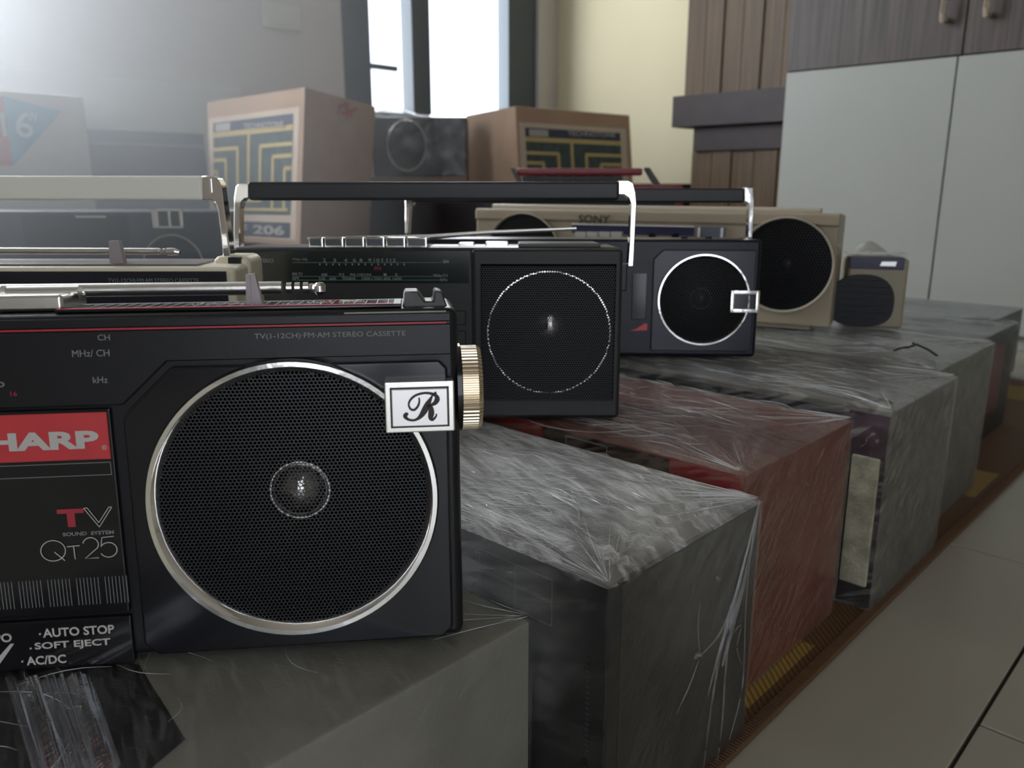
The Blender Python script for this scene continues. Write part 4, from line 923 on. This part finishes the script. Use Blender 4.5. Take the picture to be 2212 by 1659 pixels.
# big white carton with a blue triangle
pale_card = mat('white_card', (0.60, 0.60, 0.57), 0.6, noise_scale=6, noise_amt=0.03)
NW = -1.56
A, B, Bb = on_n(180, 208, NW), on_n(203, 456, NW), on_n(0, 456, NW)
wb = thing('product_carton', 'tall white carton printed with a blue triangle reading 16W, far left', 'carton', (NW, A.y - 0.21, B.z), (0, 0, 0))
hz = A.z - B.z
MB().box(-0.24, 0, -0.21, 0.21, 0, hz, bev=0.003).build('carton', pale_card, wb)
Mf = Matrix.Rotation(PI / 2, 4, 'Z')                      # face looks towards +x (into the room)
def F1(px, py): p = on_n(px, py, NW) - wb.location; return (p.y, p.z)
MB().prism([F1(6, 208), F1(132, 240), F1(30, 358)], -0.0012, 0.0002, M=Mf).build('blue_triangle', mat('sky_blue_print', (0.16, 0.42, 0.60), 0.5), wb)
MB().prism([F1(-60, 230), F1(6, 208), F1(28, 358), F1(-60, 356)], -0.0010, 0.0002, M=Mf).build('red_print', mat('pink_red_print', (0.55, 0.16, 0.18), 0.5), wb)
a, c = F1(6, 296), F1(66, 244)
text('lettering', '16', a[0], c[0], a[1], c[1], -0.0016, mat('pale_print', (0.62, 0.74, 0.78), 0.5), wb, bold=0.01, M=Mf)
a, c = F1(58, 262), F1(80, 243)
text('lettering', 'W', a[0], c[0], a[1], c[1], -0.0016, MATS['pale_print'], wb, bold=0.01, M=Mf)
MB().tube([(-0.06, -0.20, hz), (-0.05, -0.15, hz + 0.03), (-0.04, 0.02, hz + 0.012), (-0.03, 0.06, hz)], 0.003, 8).build('carry_cord', mat('white_cord', (0.7, 0.7, 0.68), 0.6), wb)
sc = thing('shipping_carton', 'plain grey carton under the white carton, hidden behind the dark radio', 'carton', (NW - 0.13, A.y - 0.22, 0), (0, 0, 0))
MB().box(-0.14, 0.135, -0.2, 0.2, 0, B.z - 0.0005, bev=0.003).build('carton', card_grey, sc)

# pale board against the left wall and dark boxes stacked before it
tb_ = on_n(520, 190, WALL_L + 0.03)
pb = thing('leaning_board', 'pale board standing along the grey wall behind the stacked dark boxes', 'board', (WALL_L + 0.015, 0.55, 0))
MB().box(-0.012, 0.015, -0.75, tb_.y - 0.55, 0, tb_.z, bev=0.003).build('board_panel', mat('pale_board', (0.56, 0.58, 0.55), 0.6, noise_scale=5, noise_amt=0.03), pb)
NB = -2.03
slate_box = mat('slate_blue_card', (0.075, 0.095, 0.120), 0.6, noise_scale=6, noise_amt=0.1)
q0, q1, q2, q3 = on_n(300, 283, NB), on_n(300, 309, NB), on_n(300, 316, NB), on_n(300, 470, NB)
yr = on_n(441, 300, NB).y
bxa = thing('flat_box', 'slate blue flat box on top of the darker box, left of the printed kraft carton', 'box', (NB - 0.06, 0.62, q2.z))
MB().box(-0.06, 0.06, -0.25, yr - 0.62, 0, q0.z - q2.z, bev=0.002).build('carton', slate_box, bxa)
MB().box(0.06, 0.062, -0.25, yr - 0.62, 0, q1.z - q2.z).build('pale_edge', mat('lilac_grey', (0.20, 0.20, 0.26), 0.6), bxa)
bxb = thing('storage_box', 'darker blue-violet box under the flat slate box beside the kraft carton', 'box', (NB - 0.06, 0.62, 0))
MB().box(-0.06, 0.06, -0.25, yr - 0.62, 0, q2.z - 0.0003, bev=0.002).build('carton', mat('violet_slate_card', (0.055, 0.062, 0.095), 0.6, noise_scale=5, noise_amt=0.2), bxb)

# ---------------------------------------------------------------- low bench, low table
dark_wood = wood('bench_dark_wood', (0.045, 0.028, 0.022), (0.085, 0.052, 0.038), (3, 40, 40))
bn = thing('low_bench', 'low brown wooden bench under the left printed kraft carton', 'bench', (-1.86, 1.06, 0))
MB().box(-0.33, 0.36, -0.050, 0.32, 0.135, 0.162, bev=0.003).build('bench_top', dark_wood, bn)
for sx in (-0.28, 0.31):
    for sy in (-0.025, 0.28): MB().box(sx - 0.02, sx + 0.02, sy - 0.02, sy + 0.02, 0, 0.135, bev=0.002).build('leg', dark_wood, bn)
lt = thing('low_table', 'dark low table below the window carrying the wrapped radio and a kraft carton', 'table', (-1.84, 1.95, 0))
MB().box(-0.39, 0.44, -0.53, 0.55, 0.285, 0.3035, bev=0.002).build('table_top', mat('table_edge_wood', (0.06, 0.04, 0.03), 0.5, noise_scale=10, noise_amt=0.2), lt)
MB().box(-0.37, 0.42, -0.51, 0.53, 0.0, 0.285, bev=0.002).build('body', mat('table_dark_panel', (0.022, 0.016, 0.018), 0.6, noise_scale=10, noise_amt=0.2), lt)

# ---------------------------------------------------------------- two printed kraft cartons
kraft_lt = mat('pale_kraft_border', (0.50, 0.40, 0.31), 0.7, noise_scale=14, noise_amt=0.04)
lab_green = mat('label_dark_green', (0.042, 0.062, 0.058), 0.6, noise_scale=40, noise_amt=0.3, stretch=(3, 3, 1))
lab_navy = mat('label_navy', (0.035, 0.042, 0.07), 0.6)
lab_gold = mat('label_gold', (0.44, 0.33, 0.13), 0.6)
lab_grey = mat('label_grey', (0.36, 0.33, 0.31), 0.6)
red_stamp = mat('red_stamp_ink', (0.42, 0.07, 0.07), 0.7)
def kraft(label, near, left, right, ztop, zbot, print_face, group=None, vk=1.0):
    """near/left/right: vertical edges as (x, y) at top and at bottom; print_face 'L' or 'R'"""
    nt_, nb, lt_, lb, rt, rb_ = near[0], near[1], left[0], left[1], right[0], right[1]
    o = Vector((nb.x, nb.y, zbot)); t = thing('kraft_carton', label, 'carton', o, (0, 0, 0), group)
    far_b, far_t = lb + rb_ - nb, lt_ + rt - nt_
    MB().hexa([nb - o, rb_ - o, far_b - o, lb - o], [nt_ - o, rt - o, far_t - o, lt_ - o], bev=0.002).build('carton', card_brown, t)
    A, B, D = (lb - o, nb - o, lt_ - o) if print_face == 'L' else (nb - o, rb_ - o, nt_ - o)
    E_ = (nt_ - o) if print_face == 'L' else (rt - o)
    nrm = (B - A).cross(D - A).normalized()
    def q(u, v, k=1): return (A * (1 - u) + B * u) * (1 - v) + (D * (1 - u) + E_ * u) * v + nrm * (0.0006 * k)
    def quad(mb, u0, u1, v0, v1, k):
        v0, v1 = max(0.01, 1 - (1 - v0) * vk), 1 - (1 - v1) * vk
        if v1 <= v0: return
        b = bmesh.new(); f = [b.verts.new(q(u, v, k)) for u, v in ((u0, v0), (u1, v0), (u1, v1), (u0, v1))]; b.faces.new(f); mb._add(b)
    m = MB(); quad(m, 0.02, 0.955, 0.035, 0.885, 1); m.build('label_border', kraft_lt, t, smooth=0)
    m = MB(); quad(m, 0.07, 0.90, 0.20, 0.745, 2); m.build('label_field', lab_green, t, smooth=0)
    m = MB(); quad(m, 0.07, 0.90, 0.78, 0.848, 2); m.build('label_header', lab_navy, t, smooth=0)
    m = MB(); quad(m, 0.07, 0.90, 0.048, 0.150, 2); m.build('label_footer', lab_navy, t, smooth=0)
    m = MB(); quad(m, 0.10, 0.26, 0.787, 0.838, 3); m.build('header_block', lab_grey, t, smooth=0)
    m = MB(); w_ = 0.018; hv = 0.013
    quad(m, 0.07, 0.90, 0.745, 0.780, 3); quad(m, 0.445, 0.470, 0.385, 0.745, 3)
    for (ui, vi, ub) in ((0.345, 0.66, 0.28), (0.215, 0.585, 0.33), (0.115, 0.505, 0.37)):
        quad(m, 0.07, ui, vi - hv, vi + hv, 3); quad(m, ui - w_, ui + w_ * .4, 0.29 if ui > 0.3 else 0.24, vi, 3)
    for (ui, vi, ub) in ((0.575, 0.66, 0.28), (0.705, 0.585, 0.33), (0.825, 0.505, 0.37)):
        quad(m, ui, 0.90, vi - hv, vi + hv, 3); quad(m, ui - w_ * .4, ui + w_, 0.29 if ui < 0.6 else 0.24, vi, 3)
    quad(m, 0.345 - w_, 0.575 + w_, 0.285, 0.31, 3); quad(m, 0.07, 0.87, 0.225, 0.245, 3)
    m.build('label_maze_lines', lab_gold, t, smooth=0)
    ex, ez = (B - A), (D - A)
    Mx = Matrix(((ex.x, -nrm.x, ez.x, A.x), (ex.y, -nrm.y, ez.y, A.y), (ex.z, -nrm.z, ez.z, A.z), (0, 0, 0, 1)))
    V_ = lambda v: 1 - (1 - v) * vk
    text('lettering', 'TECHNOTONE', 0.42, 0.84, V_(0.795), V_(0.832), -0.0028, lab_grey, t, bold=0.02, M=Mx)
    if vk < 1.2: text('lettering', 'F 206', 0.36, 0.85, 0.066, 0.132, -0.0028, lab_grey, t, bold=0.03, M=Mx)
    # red stamp on the other face
    A2, B2, D2 = (nb - o, rb_ - o, nt_ - o) if print_face == 'L' else (lb - o, nb - o, lt_ - o)
    n2 = (B2 - A2).cross(D2 - A2).normalized(); e2, f2 = B2 - A2, D2 - A2
    M2 = Matrix(((e2.x, -n2.x, f2.x, A2.x), (e2.y, -n2.y, f2.y, A2.y), (e2.z, -n2.z, f2.z, A2.z), (0, 0, 0, 1)))
    st = MB()
    u0 = 0.42 if print_face == 'L' else 0.32
    for (a_, c_) in (((0, 0), (0.02, 0.1)), ((0.05, 0.02), (0.22, 0.07)), ((0.08, 0.1), (0.2, 0.0)), ((0.14, 0.12), (0.12, -0.02)), ((0, 0.06), (0.12, 0.12)), ((0.16, 0.03), (0.26, 0.09))):
        st._add(stroke([(u0 + a_[0], 0.86 + a_[1] * .8), (u0 + c_[0], 0.86 + c_[1] * .8)], 0.022, -0.0012), M2)
    st.build('red_stamp', red_stamp, t, smooth=0)
    return t
zb = 0.1625
def col(px_t, py_t, px_b, Y):
    t_ = on_Y(px_t, py_t, Y)
    c = on_Y(px_b, 500, Y); return (t_, Vector((c.x, c.y, zb)))
kraft('kraft carton printed with maze pattern and F 206, left of the window', col(659, 188, 646, 1.90), col(447, 221, 451, 2.10), col(811, 230, 798, 2.25), None, zb, 'L')
zb = 0.3040
kraft('kraft carton with maze print half hidden by the red handle, right of the window', col(1113, 229, 1121, 2.30), col(1006, 250, 1012, 2.57), col(1360, 249, 1364, 2.48), None, zb, 'R', vk=1.75)

# dark radio wrapped in film on the low table
bdY = 2.38
a, c = on_Y(800, 392, bdY), on_Y(1012, 382, bdY)
br = thing('base_board', 'thin pale board on the low table under the film-wrapped dark radio', 'board', (a.x, a.y, 0.3040), (0, 0, YAW))
wd9 = (c - a).xy.length; zr = on_Y(900, 381, bdY).z
MB().box(-0.05, wd9 - 0.006, 0, 0.14, 0, zr - 0.3045, bev=0.001).build('board_panel', mat('pale_wood_board', (0.23, 0.17, 0.13), 0.6), br)
P9 = Pose(0, 0, zr, 0, 0, d=bdY + 0.012); L9 = P9.px; cv = L9(910, 380); P9.rebase(cv[0])
r9 = thing('radio', 'dark radio loosely wrapped in clear film below the window, between the kraft cartons', 'radio', P9.loc, P9.rot)
xa, xb, zt = L9(803, 300)[0], L9(1008, 300)[0], L9(900, 252)[1]
MB().box(xa, xb, 0, 0.10, 0, zt, bev=0.006, seg=2).build('body', mat('petrol_black_plastic', (0.020, 0.026, 0.030), 0.3), r9)
MB().box(L9(938, 300)[0], xb - 0.004, -0.002, 0.01, 0.02, zt - 0.025, bev=0.002).build('control_panel', mat('graphite_panel', (0.035, 0.04, 0.042), 0.35), r9)
cc = L9(879, 315); rx = (L9(921, 315)[0] - L9(837, 315)[0]) / 2
pts = [(cc[0] + rx * math.cos(2 * PI * k / 40), -0.004, cc[1] + rx * 1.25 * math.sin(2 * PI * k / 40)) for k in range(40)]
MB().tube(pts, 0.0028, 8, closed=True).build('speaker_ring', chrome_soft, r9)
MB().prism([(p[0] * 1.0, p[2]) for p in pts], -0.003, 0.001).build('speaker_panel', black_matte, r9)
fm = MB(); b = bmesh.new(); nx, nz = 26, 24; G = []
for i in range(nx + 1):
    for j in range(nz + 1):
        fx, fz = i / nx, j / nz; X = xa + (xb - xa) * fx
        d_ = 0.007 + 0.006 * abs(noise.noise(Vector((fx * 5 + fz * 3, fz * 4, 3)))) + 0.01 * max(0, noise.noise(Vector((fx * 9 - fz * 9, fz * 2, 7))))
        if fz < 0.8: p_ = (X, -d_, zt * fz / 0.8)
        else:
            q_ = (fz - 0.8) / 0.2; crumple = 0.026 * math.exp(-((fx - 0.22) / 0.24) ** 2) * (0.6 + 0.8 * abs(noise.noise(Vector((fx * 22, q_ * 5, 2)))))
            p_ = (X, q_ * 0.09 - d_ * (1 - q_), zt + 0.001 + crumple * math.sin(PI * min(1, q_ + 0.15)) + 0.003)
        G.append(b.verts.new(p_))
for i in range(nx):
    for j in range(nz): a_ = i * (nz + 1) + j; b.faces.new((G[a_], G[a_ + nz + 1], G[a_ + nz + 2], G[a_ + 1]))
fm._add(b); fm.build('stretch_film', film_mat('film_radio', 0.22, 5.1, grain=(5, 8, 5), side=0.7), r9, smooth=60)
